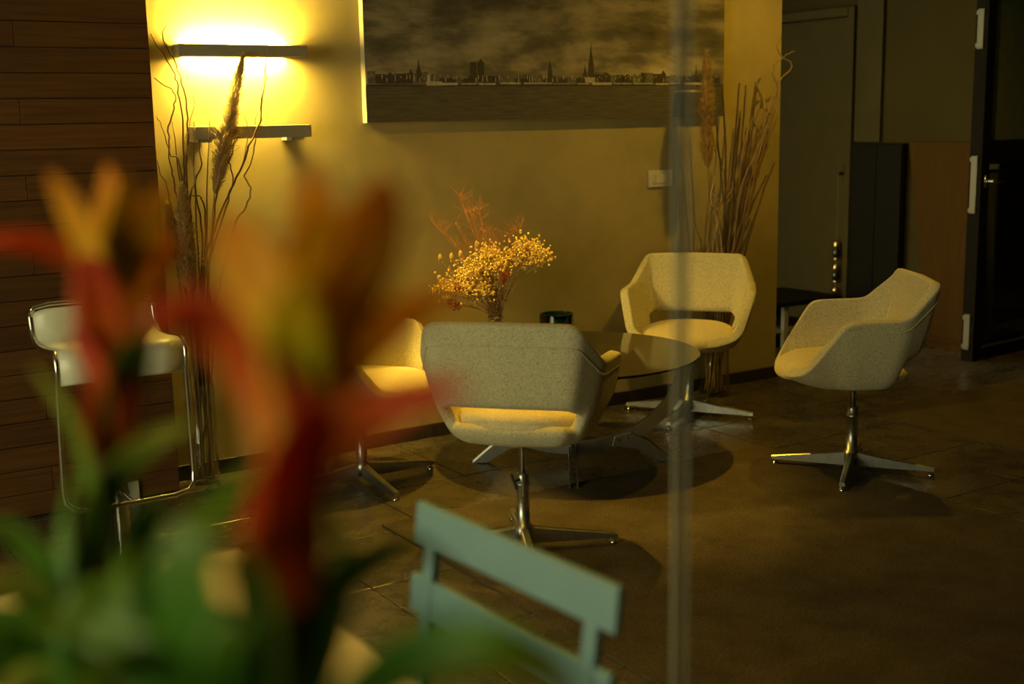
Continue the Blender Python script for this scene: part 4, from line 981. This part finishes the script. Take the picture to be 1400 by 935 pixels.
L_BRACTS = [
  ('bract_or', 25, [(37,33,265),(42,48,292),(46,57,315),(50,67,347)]),
  ('bract_ye', 19, [(38,22,271),(43,20,303),(46,15,322),(48,19,341)]),
  ('bract_or', 23, [(30,26,266),(24,30,295),(16,34,321),(6,40,343)]),
  ('bract_red', 15, [(29,39,265),(20,43,285),(2,51,297),(-23,56,302),(-35,63,299)]),
  ('bract_or', 21, [(41,31,265),(49,20,294),(60,11,315),(70,2,333)]),
  ('bract_or', 18, [(44,38,249),(57,39,267),(71,39,281),(86,33,296)]),
  ('bract_or', 21, [(45,50,253),(69,65,284),(88,69,304)]),
  ('bract_red', 29, [(28,16,211),(25,13,245),(22,14,273),(20,20,293)]),
  ('bract_or', 30, [(33,26,218),(35,31,251),(38,35,279)]),
  ('bract_red', 28, [(24,18,157),(28,23,190),(31,27,218),(36,30,246)]),
  ('bract_red', 25, [(23,10,169),(26,8,198),(28,12,225),(29,17,248)]),
  ('bract_red', 20, [(23,11,174),(21,12,203),(15,15,227),(8,23,245)]),
  ('leaf2', 21, [(25,9,174),(33,4,202),(41,-1,231),(50,-8,251)]),
]
L_LEAVES = [
  ('leaf', 30, [(-20,-10,20),(-55,5,40),(-95,20,38)]),
  ('leaf', 30, [(-15,-15,30),(-40,-10,62),(-70,5,70),(-100,20,60)]),
  ('leaf2', 26, [(-10,-5,40),(-30,5,80),(-55,20,95)]),
  ('leaf', 28, [(0,-20,35),(25,-40,60),(60,-65,62),(85,-80,45)]),
  ('leaf', 28, [(-5,-25,30),(5,-45,55),(25,-65,60)]),
  ('leaf2', 21, [(2,6,31),(7,7,109),(8,10,152),(1,16,190),(-16,28,223)]),
  ('leaf2', 22, [(4,4,31),(5,6,95),(19,1,143),(40,-13,171),(67,-33,188)]),
  ('leaf', 25, [(-5,-6,12),(-16,-1,58),(-24,6,96),(-38,14,121),(-53,25,128)]),
  ('leaf', 27, [(-7,-5,12),(-29,5,49),(-43,17,63),(-63,28,54)]),
  ('leaf', 24, [(5,9,3),(35,28,66),(48,40,102),(62,46,121)]),
  ('leaf', 25, [(-1,-20,16),(25,-37,70),(42,-48,98),(65,-60,108)]),
  ('leaf', 24, [(4,22,-2),(23,45,53),(28,73,86),(40,86,126)]),
  ('leaf', 29, [(-8,-28,12),(-13,-27,57),(-8,-31,85),(6,-37,99)]),
  ('leaf', 25, [(4,-13,7),(41,-28,48),(70,-44,57),(88,-60,41)]),
  ('leaf2', 29, [(-12,-26,12),(-39,-16,35),(-58,-4,31)]),
  ('leaf', 24, [(-1,2,7),(-7,21,78),(-6,29,115),(4,31,153)]),
]
SC_R = [(0, 0, 0), (9, 6, 54), (16, 12, 103), (27, 14, 147)]
SC_L = [(0, 0, 0), (11, 10, 78), (25, 21, 171), (36, 31, 251)]
bromeliad((0.185, -4.429, 1.177), 0.05, 'large blurred red and orange bromeliad nearest to the camera', R_LEAVES, R_BRACTS, SC_R, LEDGE)
bromeliad((0.172, -4.14, 1.08), 0.055, 'smaller blurred orange bromeliad further left in front of the stool', L_LEAVES, L_BRACTS, SC_L, LEDGE)
lg_ = empty('window_ledge', (0.2, -4.25, 0)); tag(lg_, 'dark plant ledge carrying the two bromeliads', 'ledge')
boxobj('ledge_top', (-0.45, 0.22, -0.30, 0.32, LEDGE-0.03, LEDGE), M['black'], lg_, 0.004)
boxobj('cabinet', (-0.43, 0.20, -0.28, 0.30, 0.0, LEDGE-0.03), M['black'], lg_)
